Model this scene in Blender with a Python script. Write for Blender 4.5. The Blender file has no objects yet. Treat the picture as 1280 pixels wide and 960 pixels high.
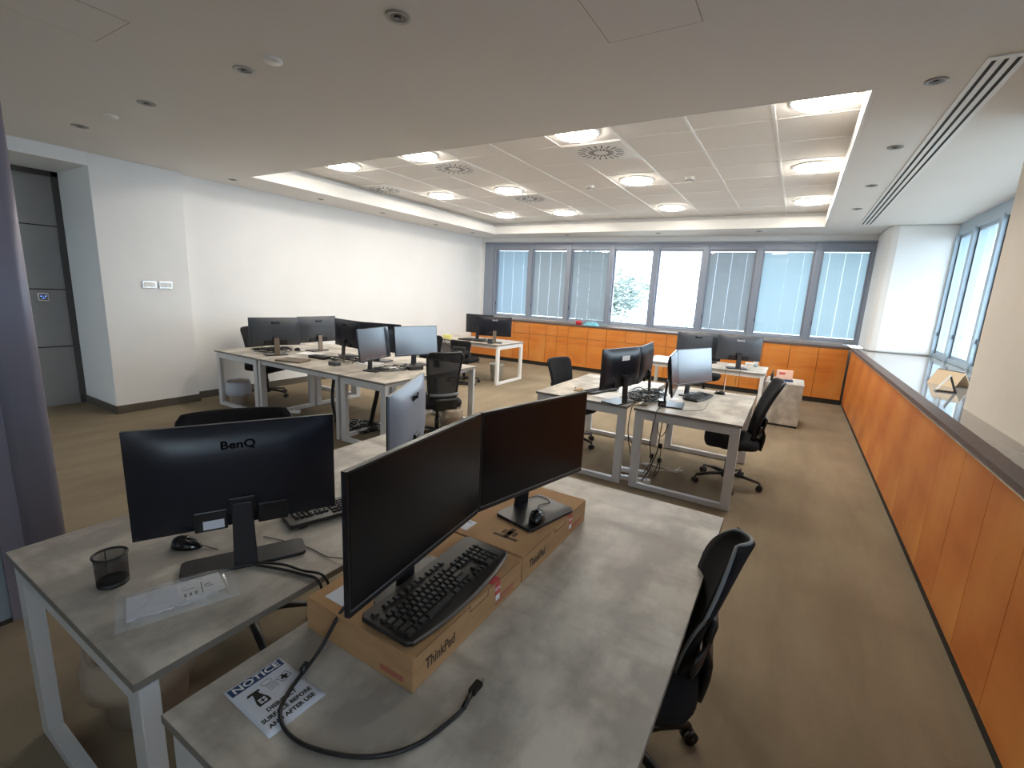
import bpy, bmesh, math, random
from mathutils import Vector, Matrix
random.seed(7)
PI = math.pi
C = bpy.context.scene.collection
S = bpy.context.scene

# ------------------------------------------------------------------ materials
def nodes(m):
    m.use_nodes = True
    nt = m.node_tree
    return nt, nt.nodes, nt.links
def mat(name, col, rough=0.5, metal=0.0, spec=0.5, coat=0.0, coat_r=0.1, emit=None, es=0.0):
    m = bpy.data.materials.new(name)
    nt, N, L = nodes(m)
    b = N['Principled BSDF']
    b.inputs['Base Color'].default_value = (*col, 1)
    b.inputs['Roughness'].default_value = rough
    b.inputs['Metallic'].default_value = metal
    b.inputs['Specular IOR Level'].default_value = spec
    b.inputs['Coat Weight'].default_value = coat
    b.inputs['Coat Roughness'].default_value = coat_r
    if emit:
        b.inputs['Emission Color'].default_value = (*emit, 1)
        b.inputs['Emission Strength'].default_value = es
    return m
def noisy(name, c1, c2, scale=(5, 5, 5), detail=6, rough=0.5, spec=0.5, coat=0.0, coat_r=0.15, lo=0.35, hi=0.65, bump=0.0,
          c3=None, scale3=(3, 3, 3), lo3=0.55, hi3=0.7, gen=False, bscale=None):
    m = mat(name, c1, rough, 0, spec, coat, coat_r)
    nt, N, L = nodes(m)
    b = N['Principled BSDF']
    tc = N.new('ShaderNodeTexCoord')
    mp = N.new('ShaderNodeMapping'); mp.inputs['Scale'].default_value = scale
    L.new(tc.outputs['Object'], mp.inputs['Vector'])
    nz = N.new('ShaderNodeTexNoise'); nz.inputs['Scale'].default_value = 1; nz.inputs['Detail'].default_value = detail
    nz.inputs['Roughness'].default_value = 0.6
    L.new(mp.outputs['Vector'], nz.inputs['Vector'])
    cr = N.new('ShaderNodeValToRGB')
    cr.color_ramp.elements[0].position = lo; cr.color_ramp.elements[0].color = (*c1, 1)
    cr.color_ramp.elements[1].position = hi; cr.color_ramp.elements[1].color = (*c2, 1)
    L.new(nz.outputs['Fac'], cr.inputs['Fac'])
    out = cr.outputs['Color']
    if c3:
        mp3 = N.new('ShaderNodeMapping'); mp3.inputs['Scale'].default_value = scale3
        L.new(tc.outputs['Object'], mp3.inputs['Vector'])
        n3 = N.new('ShaderNodeTexNoise'); n3.inputs['Scale'].default_value = 1; n3.inputs['Detail'].default_value = 5
        L.new(mp3.outputs['Vector'], n3.inputs['Vector'])
        r3 = N.new('ShaderNodeMapRange'); r3.inputs['From Min'].default_value = lo3; r3.inputs['From Max'].default_value = hi3
        L.new(n3.outputs['Fac'], r3.inputs['Value'])
        mx = N.new('ShaderNodeMix'); mx.data_type = 'RGBA'
        L.new(r3.outputs['Result'], mx.inputs['Factor'])
        L.new(out, mx.inputs[6]); mx.inputs[7].default_value = (*c3, 1)
        out = mx.outputs[2]
    L.new(out, b.inputs['Base Color'])
    if bump:
        nb = N.new('ShaderNodeTexNoise'); nb.inputs['Scale'].default_value = bscale or 300; nb.inputs['Detail'].default_value = 3
        L.new(tc.outputs['Object'], nb.inputs['Vector'])
        bp = N.new('ShaderNodeBump'); bp.inputs['Strength'].default_value = bump; bp.inputs['Distance'].default_value = 0.004
        L.new(nb.outputs['Fac'], bp.inputs['Height']); L.new(bp.outputs['Normal'], b.inputs['Normal'])
    return m
def see_through(name, col, alpha, rough=0.5, translucent=0.0, spec=0.5):
    m = bpy.data.materials.new(name)
    nt, N, L = nodes(m)
    b = N['Principled BSDF']; out = N['Material Output']
    b.inputs['Base Color'].default_value = (*col, 1); b.inputs['Roughness'].default_value = rough
    b.inputs['Specular IOR Level'].default_value = spec
    src = b.outputs[0]
    if translucent:
        t = N.new('ShaderNodeBsdfTranslucent'); t.inputs['Color'].default_value = (*col, 1)
        mx = N.new('ShaderNodeMixShader'); mx.inputs[0].default_value = translucent
        L.new(src, mx.inputs[1]); L.new(t.outputs[0], mx.inputs[2]); src = mx.outputs[0]
    if alpha < 1:
        tr = N.new('ShaderNodeBsdfTransparent')
        mx = N.new('ShaderNodeMixShader'); mx.inputs[0].default_value = alpha
        L.new(tr.outputs[0], mx.inputs[1]); L.new(src, mx.inputs[2]); src = mx.outputs[0]
    L.new(src, out.inputs['Surface'])
    return m
def glass_mat(name, tint=(0.9, 0.96, 1.0)):
    m = bpy.data.materials.new(name)
    nt, N, L = nodes(m)
    N.remove(N['Principled BSDF']); out = N['Material Output']
    tr = N.new('ShaderNodeBsdfTransparent'); tr.inputs['Color'].default_value = (*tint, 1)
    gl = N.new('ShaderNodeBsdfGlossy'); gl.inputs['Roughness'].default_value = 0.02
    fr = N.new('ShaderNodeFresnel'); fr.inputs['IOR'].default_value = 1.5
    mx = N.new('ShaderNodeMixShader')
    ge = N.new('ShaderNodeNewGeometry'); ma = N.new('ShaderNodeMath'); ma.operation = 'SUBTRACT'; ma.inputs[0].default_value = 1.0
    mu = N.new('ShaderNodeMath'); mu.operation = 'MULTIPLY'
    L.new(ge.outputs['Backfacing'], ma.inputs[1]); L.new(fr.outputs[0], mu.inputs[0]); L.new(ma.outputs[0], mu.inputs[1])
    L.new(mu.outputs[0], mx.inputs[0]); L.new(tr.outputs[0], mx.inputs[1]); L.new(gl.outputs[0], mx.inputs[2])
    L.new(mx.outputs[0], out.inputs['Surface'])
    return m

M = {}
M['carpet'] = noisy('carpet', (.24, .19, .13), (.29, .235, .16), (5, 1.2, 1), 8, 0.95, 0.1, bump=.5, bscale=260,
                    c3=(.20, .155, .11), scale3=(.7, .9, 1), lo3=.5, hi3=.75)
M['wall'] = noisy('painted_plaster', (.82, .82, .81), (.84, .84, .83), (2, 2, 2), 3, .75, .2)
M['wallcream'] = noisy('cream_plaster', (.70, .64, .56), (.73, .67, .59), (2, 2, 2), 3, .75, .2)
M['ceil'] = noisy('ceiling_plaster', (.80, .78, .75), (.82, .80, .77), (1, 1, 1), 3, .8, .2)
M['tile'] = noisy('ceiling_tile', (.84, .825, .80), (.87, .855, .83), (40, 40, 40), 5, .85, .2)
M['tbar'] = mat('white_grid_bar', (.88, .88, .86), .4)
M['skirt'] = mat('brown_skirting', (.10, .085, .065), .5)
M['shadow_gap'] = mat('dark_gap', (.02, .018, .015), .8)
M['white_paint'] = mat('white_gloss_paint', (.82, .81, .78), .4)
M['wood'] = noisy('orange_veneer', (.66, .23, .035), (.50, .14, .02), (1.2, 1.2, 14), 6, .34, .5, .2, .2, lo=.3, hi=.7,
                  c3=(.62, .26, .06), scale3=(2.2, 2.2, 1.2), lo3=.45, hi3=.75)
M['woodside'] = noisy('orange_veneer_side', (.62, .20, .035), (.48, .13, .022), (1.6, 1.0, 5), 6, .4, .4, .12, .25, lo=.3, hi=.7,
                      c3=(.68, .27, .06), scale3=(1.8, 1.2, 1.4), lo3=.45, hi3=.7)
M['granite'] = noisy('polished_grey_stone', (.22, .20, .185), (.26, .24, .225), (60, 60, 60), 4, .07, .5, .2, .03)
M['granite_edge'] = noisy('honed_brown_stone', (.10, .07, .06), (.13, .095, .08), (80, 80, 80), 4, .6, .25)
M['steelstrip'] = mat('pale_metal_strip', (.75, .73, .7), .25, .9)
M['desk'] = noisy('concrete_look_laminate', (.36, .325, .28), (.60, .555, .48), (5, 3.2, 3), 10, .42, .45, lo=.41, hi=.59,
                  c3=(.30, .26, .215), scale3=(2.4, 8, 3), lo3=.52, hi3=.72)
M['desk_edge'] = mat('grey_edge_band', (.20, .18, .155), .5)
M['legs'] = mat('pale_grey_powder_coat', (.60, .60, .60), .38)
M['legs_white'] = mat('white_powder_coat', (.80, .80, .78), .38)
M['monback'] = mat('black_satin_plastic', (.012, .013, .020), .33, 0, .38)
M['monback_l'] = mat('dark_grey_satin_plastic', (.045, .05, .06), .4, 0, .6)
M['screen'] = mat('matte_black_screen', (.006, .006, .007), .25, 0, .28)
M['screen_g'] = mat('glossy_grey_screen', (.03, .035, .045), .22, 0, .9, .7, .18)
M['monback_sheen'] = mat('plastic_with_window_sheen', (.24, .29, .38), .36, 0, .7)  # reflected window light put into the colour of one monitor's back
M['bezel'] = mat('black_bezel', (.012, .012, .013), .3)
M['chin'] = mat('grey_chin_strip', (.32, .31, .32), .3, .6)
M['logo'] = mat('dark_logo', (.001, .001, .0015), .7, 0, .1)
M['logo_w'] = mat('silver_logo', (.7, .7, .7), .3, .5)
M['stand'] = mat('black_stand_plastic', (.012, .012, .016), .38)
M['stand_b'] = mat('bronze_brown_neck', (.22, .17, .13), .4, .3)
M['black'] = mat('black_plastic', (.014, .014, .014), .42)
M['blackg'] = mat('glossy_black_plastic', (.01, .01, .011), .15, 0, .6)
M['key'] = mat('charcoal_keycap', (.018, .017, .017), .45)
M['kbrown'] = mat('black_keyboard_shell', (.022, .019, .018), .32)
M['rim'] = mat('pale_keyboard_lip', (.16, .15, .15), .35, .4)
M['fabric'] = noisy('black_fabric', (.012, .012, .014), (.02, .02, .023), (200, 200, 200), 2, .9, .2)
M['mesh'] = see_through('black_mesh_weave', (.02, .02, .022), .80, .8)
M['piping'] = mat('grey_piping', (.22, .24, .25), .5)
M['card'] = noisy('brown_cardboard', (.43, .25, .12), (.50, .30, .15), (6, 6, 30), 5, .8, .2)
M['card_in'] = mat('cardboard_gap', (.05, .03, .02), .9)
M['ink'] = mat('dark_print', (.02, .018, .015), .8)
M['red'] = mat('red_print', (.55, .06, .06), .6)
M['red_faded'] = mat('faded_red_print', (.40, .13, .08), .8)
M['ink_f'] = mat('brown_print', (.09, .055, .03), .8)
M['white'] = mat('white_paper', (.80, .80, .80), .7)
M['paper'] = mat('sheet_paper', (.66, .69, .76), .6)
M['navy'] = mat('navy_print', (.012, .045, .14), .6)
M['poly'] = see_through('clear_polythene', (.85, .87, .9), .30, .12, 0, .9)
M['bag'] = see_through('translucent_bin_bag', (.78, .82, .90), .8, .3, .4)
M['bag_w'] = see_through('creamy_bin_bag', (.70, .60, .48), .75, .3, .35)
M['bin'] = mat('beige_bin_plastic', (.50, .42, .34), .5)
M['bin_g'] = mat('pale_grey_bin_plastic', (.55, .56, .5), .5)
M['wire'] = mat('black_wire', (.015, .015, .015), .5)
M['netting'] = see_through('black_wire_mesh', (.02, .018, .018), .42, .4)
M['cable'] = mat('black_cable', (.012, .012, .013), .4)
M['cable_w'] = mat('white_cable', (.7, .7, .68), .4)
M['frame'] = mat('grey_blue_aluminium', (.27, .30, .36), .35, .3)
M['frame_d'] = mat('dark_gasket', (.04, .045, .055), .5)
M['frame_r'] = mat('pale_blue_aluminium', (.42, .52, .60), .35, .2)
M['glass'] = glass_mat('window_glass')
M['blind_g'] = see_through('grey_blind_slat', (.50, .51, .52), 1, .5, .34)
M['blind_b'] = see_through('pale_blind_slat', (.56, .63, .68), 1, .5, .36)
M['blind_c'] = see_through('whitish_blind_slat', (.62, .69, .715), 1, .5, .44)
M['blind_n'] = see_through('dense_grey_blind_slat', (.62, .66, .72), 1, .5, .30)
M['lamp'] = mat('lit_diffuser', (1, 1, 1), .5, emit=(1.0, .92, .81), es=26.0)
M['lamp_off'] = mat('unlit_lamp', (.12, .11, .10), .4)
M['ringgrey'] = mat('grey_lamp_ring', (.30, .29, .27), .4, .3)
M['joint'] = mat('ceiling_joint', (.42, .40, .37), .7)
M['chrome'] = mat('brushed_nickel', (.55, .53, .50), .28, .9)
M['door'] = noisy('grey_door_laminate', (.34, .34, .34), (.36, .36, .36), (3, 3, 3), 3, .45, .4)
M['doorframe'] = mat('dark_door_frame', (.08, .075, .075), .5)
M['partition'] = mat('blue_grey_frosted_panel', (.26, .32, .38), .3)
M['profile'] = mat('mauve_grey_aluminium', (.21, .20, .255), .35, .2)
M['grey_ped'] = mat('grey_pedestal', (.26, .26, .27), .5)
M['teal'] = mat('teal_cloth', (.15, .45, .55), .8)
M['redobj'] = mat('red_plastic', (.55, .03, .05), .4)
M['yellow'] = mat('yellow_note', (.75, .72, .25), .7)
M['peach'] = mat('peach_card', (.80, .52, .40), .6)
M['tan'] = mat('tan_card', (.72, .55, .36), .6)
M['blue'] = mat('blue_plastic', (.1, .12, .5), .4)
M['leaf'] = noisy('tree_leaves', (.24, .31, .28), (.32, .38, .35), (3, 3, 3), 4, .8, .2)
M['bark'] = mat('tree_bark', (.18, .14, .1), .9)
M['render_wall'] = noisy('pale_render', (.6, .58, .55), (.66, .64, .6), (1, 1, 1), 3, .9, .2)
M['led'] = mat('keypad_face', (.08, .02, .03), .3)
M['green_scr'] = mat('keypad_digits', (.02, .1, .4), .3, emit=(.1, .25, .9), es=1.0)

# ------------------------------------------------------------------ mesh builder
class MB:
    def __init__(s): s.v = []; s.f = []; s.sm = []
    def add(s, vs, fs, smooth=False):
        o = len(s.v); s.v += [tuple(p) for p in vs]
        s.f += [tuple(i + o for i in f) for f in fs]; s.sm += [smooth] * len(fs); return s
    def box(s, x0, y0, z0, x1, y1, z1, mtx=None):
        vs = [Vector((x, y, z)) for z in (z0, z1) for y in (y0, y1) for x in (x0, x1)]
        if mtx: vs = [mtx @ p for p in vs]
        return s.add(vs, [(0, 2, 3, 1), (4, 5, 7, 6), (0, 1, 5, 4), (2, 6, 7, 3), (0, 4, 6, 2), (1, 3, 7, 5)])
    def cyl(s, c, r0, r1, z0, z1, n=24, cap=True, mtx=None):
        vs = []
        for r, z in ((r0, z0), (r1, z1)):
            for i in range(n):
                a = 2 * PI * i / n; vs.append(Vector((c[0] + r * math.cos(a), c[1] + r * math.sin(a), z)))
        if mtx: vs = [mtx @ p for p in vs]
        s.add(vs, [(i, (i + 1) % n, n + (i + 1) % n, n + i) for i in range(n)], True)
        if cap: 
            o = len(s.v) - 2 * n
            s.f += [tuple(o + i for i in range(n - 1, -1, -1)), tuple(o + n + i for i in range(n))]; s.sm += [False, False]
        return s
    def lathe(s, prof, n=24, c=(0, 0)):
        vs = [(c[0] + r * math.cos(2 * PI * i / n), c[1] + r * math.sin(2 * PI * i / n), z) for r, z in prof for i in range(n)]
        fs = [(k * n + i, k * n + (i + 1) % n, (k + 1) * n + (i + 1) % n, (k + 1) * n + i) for k in range(len(prof) - 1) for i in range(n)]
        return s.add(vs, fs, True)
    def tube(s, pts, r, n=8, flat=1.0, smooth=True):
        pts = [Vector(p) for p in pts]; rings = []
        up = Vector((0, 0, 1))
        for i, p in enumerate(pts):
            d = (pts[min(i + 1, len(pts) - 1)] - pts[max(i - 1, 0)]).normalized()
            a = d.cross(up)
            if a.length < 1e-3: a = Vector((1, 0, 0))
            a.normalize(); b = d.cross(a).normalized()
            rr = r[i] if isinstance(r, (list, tuple)) else r
            rings.append([p + a * rr * math.cos(2 * PI * k / n) + b * rr * flat * math.sin(2 * PI * k / n) for k in range(n)])
        vs = [q for ring in rings for q in ring]
        fs = [(j * n + k, j * n + (k + 1) % n, (j + 1) * n + (k + 1) % n, (j + 1) * n + k) for j in range(len(pts) - 1) for k in range(n)]
        s.add(vs, fs, smooth)
        o = len(s.v) - len(vs)
        s.f += [tuple(o + k for k in range(n)), tuple(o + len(vs) - n + k for k in range(n - 1, -1, -1))]; s.sm += [False, False]
        return s
    def poly(s, outline, z0, z1, mtx=None):           # extruded xy outline
        n = len(outline)
        vs = [Vector((x, y, z0)) for x, y in outline] + [Vector((x, y, z1)) for x, y in outline]
        if mtx: vs = [mtx @ p for p in vs]
        return s.add(vs, [tuple(range(n - 1, -1, -1)), tuple(range(n, 2 * n))] + [(i, (i + 1) % n, n + (i + 1) % n, n + i) for i in range(n)])
    def build(s, name, m, parent=None, bevel=0.0, sub=0, solid=0.0, loc=None, rot=None):
        me = bpy.data.meshes.new(name); me.from_pydata(s.v, [], s.f)
        me.polygons.foreach_set('use_smooth', s.sm)
        bm = bmesh.new(); bm.from_mesh(me); bmesh.ops.recalc_face_normals(bm, faces=bm.faces); bm.to_mesh(me); bm.free()
        me.materials.append(m)
        o = bpy.data.objects.new(name, me); C.objects.link(o)
        if parent: o.parent = parent
        if loc is not None: o.location = loc
        if rot is not None: o.rotation_euler = rot
        if solid:
            md = o.modifiers.new('solid', 'SOLIDIFY'); md.thickness = solid; md.offset = 0
        if bevel:
            md = o.modifiers.new('bevel', 'BEVEL'); md.width = bevel; md.segments = 2; md.limit_method = 'ANGLE'
        if sub:
            md = o.modifiers.new('sub', 'SUBSURF'); md.levels = sub; md.render_levels = sub
        return o
def bx(*a): return MB().box(*a)
def spline(pts, k=6):
    pts = [Vector(p) for p in pts]; out = []
    for i in range(len(pts) - 1):
        p0 = pts[max(i - 1, 0)]; p1 = pts[i]; p2 = pts[i + 1]; p3 = pts[min(i + 2, len(pts) - 1)]
        for j in range(k):
            t = j / k
            out.append(0.5 * ((2 * p1) + (p2 - p0) * t + (2 * p0 - 5 * p1 + 4 * p2 - p3) * t * t + (3 * p1 - p0 - 3 * p2 + p3) * t ** 3))
    out.append(pts[-1]); return out
def rrect(w, d, r, n=5, cx=0, cy=0):
    out = []
    for sx, sy, a0 in ((1, 1, 0), (-1, 1, 90), (-1, -1, 180), (1, -1, 270)):
        for k in range(n + 1):
            a = math.radians(a0 + 90 * k / n)
            out.append((cx + sx * (w / 2 - r) + r * math.cos(a), cy + sy * (d / 2 - r) + r * math.sin(a)))
    return out
def tag(o, label=None, cat=None, group=None, kind=None):
    if label: o['label'] = label
    if cat: o['category'] = cat
    if group: o['group'] = group
    if kind: o['kind'] = kind
    return o
def thing(name, label, cat, loc=(0, 0, 0), rz=0.0, group=None):
    o = bpy.data.objects.new(name, None); C.objects.link(o)
    o.location = loc; o.rotation_euler = (0, 0, rz); o.empty_display_size = .05
    return tag(o, label, cat, group)
def struct(o, label=None): return tag(o, label, None, None, 'structure')
def text(name, body, size, m, parent, loc, rot, depth=.0006, sx=1.0, bold=0.0):
    cu = bpy.data.curves.new(name, 'FONT'); cu.body = body; cu.size = size; cu.extrude = depth; cu.align_x = 'CENTER'; cu.align_y = 'CENTER'
    cu.offset = bold; cu.resolution_u = 3
    t = bpy.data.objects.new(name, cu); C.objects.link(t)
    dg = bpy.context.evaluated_depsgraph_get(); dg.update()
    me = bpy.data.meshes.new_from_object(t.evaluated_get(dg))
    bpy.data.objects.remove(t); bpy.data.curves.remove(cu)
    me.name = name
    for v in me.vertices: v.co.x *= sx
    me.materials.clear(); me.materials.append(m)
    o = bpy.data.objects.new(name, me); C.objects.link(o); o.parent = parent; o.location = loc; o.rotation_euler = rot
    return o
R = math.radians

# ------------------------------------------------------------------ camera
cam = bpy.data.cameras.new('camera'); co = bpy.data.objects.new('camera', cam); C.objects.link(co)
cam.sensor_width = 36; cam.lens = 582.6 / 1280 * 36; cam.clip_start = .02; cam.clip_end = 200
right = Vector((.85443842, .5173085, .04823804)); down = Vector((.14187043, -.14299056, -.97950318)); fwd = Vector((-.49980774, .8437687, -.19556741))
mw = Matrix((right, -down, -fwd)).transposed().to_4x4(); mw.translation = (0, 0, 1.72); co.matrix_world = mw
S.camera = co

# ------------------------------------------------------------------ setting
XL, XR, YF, YN, H, HT = -7.12, 1.9, 10.35, -3.0, 3.0, 3.25
struct(bx(-9.2, YN - .2, -.12, 2.6, 11.2, 0).build('floor', M['carpet']))
# ceiling: plaster border round the recessed tile field
RX0, RX1, RY0, RY1 = -6.30, .22, 3.70, 9.5
m = MB()
m.box(-9.2, YN - .2, H, 2.6, RY0, H + .04).box(-9.2, RY1, H, 2.6, 11.2, H + .04)
m.box(-9.2, RY0, H, RX0, RY1, H + .04).box(RX1, RY0, H, 2.6, RY1, H + .04)
struct(m.build('ceiling', M['ceil']))
struct(bx(RX0 - .3, RY0 - .3, HT, RX1 + .3, RY1 + .3, HT + .04).build('ceiling_tiles', M['tile']))
m = MB()   # upstand of the recess and the back of the cove
t = .025
m.box(RX0 + .0005, RY0 + .0005, H - .001, RX0 + t, RY1 - .0005, H + .17).box(RX1 - t, RY0 + .0005, H - .001, RX1 - .0005, RY1 - .0005, H + .17)
m.box(RX0 + t, RY1 - t, H - .001, RX1 - t, RY1 - .0005, H + .17).box(RX0 + t, RY0 + .0005, H - .001, RX1 - t, RY0 + t, H + .17)
struct(m.build('trim_1', M['white_paint'], bevel=.004))
m = MB(); g = .14
m.box(RX0 - g - t, RY0 - g, H + .04, RX0 - g, RY1 + g, HT).box(RX1 + g, RY0 - g, H + .04, RX1 + g + t, RY1 + g, HT)
m.box(RX0 - g, RY1 + g, H + .04, RX1 + g, RY1 + g + t, HT).box(RX0 - g, RY0 - g - t, H + .04, RX1 + g, RY0 - g, HT)
struct(m.build('trim_2', M['ceil']))
# grid bars
m = MB()
px, py = .67, .675
k = -9
while -.39 + k * px < RX1 + .13:
    x = -.39 + k * px
    if x > RX0 - .13: m.box(x - .012, RY0 - .12, HT - .006, x + .012, RY1 + .12, HT + .001)
    k += 1
k = 0
while 4.13 + k * py < RY1 + .12:
    y = 4.13 + k * py; m.box(RX0 - .12, y - .006, HT - .004, RX1 + .12, y + .006, HT + .001); k += 1
struct(m.build('trim_3', M['tbar']))

# walls
struct(bx(XL - .15, 3.22, 0, XL, 10.3, H).build('wall_left', M['wall']))
struct(bx(-8.05, 2.28, 0, -6.97, 3.22, H).build('wall_left_column', M['wall'], bevel=.006))
struct(bx(-8.1, -3, 2.86, -6.97, 2.28, H).build('wall_left_lintel', M['wall']))
struct(bx(-9.0, YN, 0, -8.0, 2.28, H).build('wall_left_corridor', M['wallcream']))
struct(MB().box(-9.2, YN - .2, 0, -6.6, YN, H).box(-5.2, YN - .2, 0, 2.6, YN, H).box(-6.6, YN - .2, 0, -5.2, YN, .6).box(-6.6, YN - .2, 2.6, -5.2, YN, H).build('wall_back', M['wallcream']))
lw = MB()  # added window, out of view, to light the column side and the door
for x_ in (-6.6, -5.93, -5.26): lw.box(x_, YN - .12, .6, x_ + .06, YN - .04, 2.6)
lw.box(-6.6, YN - .12, .6, -5.2, YN - .04, .66).box(-6.6, YN - .12, 2.54, -5.2, YN - .04, 2.6)
lw = struct(lw.build('window_18', M['frame'], bevel=.004))
bx(-6.55, YN - .09, .65, -5.25, YN - .084, 2.55).build('window_pane', M['glass'], lw)
o = struct(bx(0, .34, 0, 9.0, .5, .999).build('wall_front', M['wall'])); o.location = (-7.12, 9.82, 0); o.rotation_euler.z = math.atan2(.30, 8.2)
struct(bx(XR, YN, 0, XR + .25, 10.9, 1.02).build('wall_right', M['wall']))
# skirtings
struct(bx(XL, 3.22, 0, XL + .012, 9.85, .10).build('baseboard_left', M['skirt'], bevel=.003))
struct(MB().box(-6.97, 2.27, 0, -6.958, 3.23, .10).box(-7.9, 2.268, 0, -6.958, 2.28, .10).build('baseboard_column', M['skirt']))
# door in the alcove
d = struct(MB().box(-7.97, 1.25, 0, -7.93, 2.28, 2.86).build('door_1', M['door']))
for z in (.752, 1.465, 2.223): bx(-7.932, 1.25, z - .006, -7.926, 2.24, z + .006).build('panel_joint', M['shadow_gap'], d)
MB().box(-7.95, 2.22, 0, -7.9, 2.28, 2.86).box(-7.95, 1.2, 2.80, -7.9, 2.28, 2.86).build('door_frame', M['doorframe'], d)
kp = thing('access_keypad', 'small white access keypad with dark red face on the grey door', 'keypad', (-7.925, 2.0, 1.37), PI / 2)
MB().poly(rrect(.10, .10, .012), 0, .02, Matrix.Rotation(PI / 2, 4, 'X')).build('case', M['white_paint'], kp, bevel=.003, loc=(0, 0, 0))
MB().box(-.035, -.024, -.032, .035, -.0202, .032).build('keypad_face', M['led'], kp)
for i in range(3):
    for j in range(2): bx(-.028 + i * .02, -.0262, -.02 + j * .024, -.014 + i * .02, -.0242, -.008 + j * .024).build('key', M['green_scr'] if (i + j) % 2 else M['white'], kp)
# light switches on the column
for i, (y, lab) in enumerate(((2.75, 'white light switch plate on the column, the one nearer the door'), (2.93, 'white light switch plate on the column, the one nearer the long wall'))):
    s = thing('light_switch', lab, 'switch', (-6.97, y, 1.58), PI / 2, 'switch plates on the column')
    MB().box(-.075, -.012, -.045, .075, 0, .045).build('plate', M['chrome'], s, bevel=.004)
    for k in range(2): MB().box(-.062 + k * .064, -.018, -.03, -.002 + k * .064, -.0118, .03).build('rocker', M['white_paint'], s, bevel=.003)

# frosted partition with a rounded metal edge post, left of the camera
struct(bx(-3.14, YN, 0, -3.10, .62, H).build('wall_partition', M['partition']))
m = MB().poly(rrect(.10, .17, .045, 6, -3.12, .655), 0, H)
m.sm = [True] * len(m.f)
po = struct(m.build('trim_4', M['profile']))
struct(bx(-3.10, .50, 0, -3.085, .60, H).build('trim_5', M['profile'], bevel=.004))
struct(bx(-3.10, YN, 0, -3.09, .50, .02).build('trim_6', M['shadow_gap']))

# pillar on the ledge and column at the far corner
struct(bx(1.14, 2.95, 1.04, XR + .1, 4.555, H).build('wall_right_pillar', M['wallcream']))
m = MB().poly([(1.05, 9.60), (1.09, 9.50), (1.18, 9.46), (1.98, 9.50), (1.98, 10.7), (1.05, 10.7)], 1.04, H)
struct(m.build('wall_corner_column', M['wall'], bevel=.03))

# ledge tops (continuous worktops)
lt = struct(MB().box(.98, YN + .02, 1.01, XR, 9.98, 1.04).build('trim_7', M['granite']))
struct(MB().box(.885, YN + .02, 1.005, .98, 9.885, 1.041).build('trim_8', M['granite_edge'], bevel=.002))
struct(MB().box(.880, YN + .02, .999, .886, 9.88, 1.006).build('trim_9', M['steelstrip']))
struct(MB().box(.91, YN + .02, 0, .94, 9.9, .07).build('baseboard_right', M['shadow_gap']))

# storage units: each unit a carcass with two doors (and two flaps above on the window side)
def unit(label, loc, rz, w, h, z0, split, mm, group, doors=2, dp=.55, gp=.0018):
    u = thing('storage_cabinet', label, 'cabinet', loc, rz, group)
    bx(0.002, .018, z0, w - .002, dp, h).build('carcass', M['shadow_gap'], u)
    dw = w / doors
    for k in range(doors):
        a, b = k * dw + gp, (k + 1) * dw - gp
        if split:
            bx(a, 0, z0 + .003, b, .017, split - .0035).build('door', mm, u, bevel=.001)
            bx(a, 0, split + .0035, b, .017, h - .004).build('flap', mm, u, bevel=.001)
        else:
            bx(a, 0, z0 + .003, b, .017, h - .004).build('door', mm, u, bevel=.001)
    return u
# window side: from the left wall to the right-hand run, turned very slightly
FA = math.atan2(.17, 8.02)
ux = [0.0, .37, 1.25, 2.125, 2.69, 3.17, 4.03, 4.89, 5.50, 6.66, 7.10, 7.98]
names = ['narrow orange wood cabinet against the left wall under the windows', 'orange wood cabinet right of the narrow one by the left wall',
         'orange wood cabinet under the second and third window from the left', 'slim orange wood cabinet below the third window from the left',
         'orange wood cabinet piece between the slim unit and the clear windows', 'orange wood cabinet under the red and teal items on the sill',
         'orange wood cabinet under the first clear window', 'orange wood cabinet partly behind the left monitor of the far right desk',
         'orange wood cabinet behind the two monitors of the far right desk', 'slim orange wood cabinet just right of the far right desk monitors',
         'plain orange wood cabinet in the far right corner']
for i in range(len(ux) - 1):
    a, b = ux[i], ux[i + 1]
    nd = 2 if b - a > .5 else 1
    if b - a > 1.0: nd = 3
    unit(names[i], (-7.1 + a * math.cos(FA), 9.8 + a * math.sin(FA), 0), FA, b - a, 1.0, .09, .735 if i < 9 else None, M['wood'], 'orange cabinets under the far windows', nd, .30, .0035)
o = struct(bx(0, .03, 0, 8.0, .05, .09).build('baseboard_front', M['shadow_gap'])); o.location = (-7.1, 9.8, 0); o.rotation_euler.z = FA
o = struct(bx(-.02, -.012, 1.0, 8.0, .62, 1.04).build('trim_10', M['granite_edge'], bevel=.002)); o.location = (-7.1, 9.8, 0); o.rotation_euler.z = FA
# right run
yy = [-2.28, -1.41, -.54, .33, 1.20, 2.07, 2.94, 3.81, 4.68, 5.55, 6.42, 7.29, 8.16, 9.03, 9.86]
for i in range(len(yy) - 1):
    a, b = yy[i], yy[i + 1]
    if i < 5: lab = 'orange wood cabinet of the right-hand run, nearer than the bottom right picture corner'
    else:
        n = ['nearest visible', 'second nearest visible', 'third nearest visible', 'fourth nearest visible', 'fifth from the far corner', 'fourth from the far corner', 'third from the far corner', 'second from the far corner', 'last one at the far corner'][i - 5]
        lab = 'orange wood cabinet of the right-hand run under the ledge, ' + n
    unit(lab, (.90, b, 0), -PI / 2, b - a, .998, .06, None, M['woodside'], 'orange cabinets along the right wall', 2, .55, .0018 if a < 3 else .0005)

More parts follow.
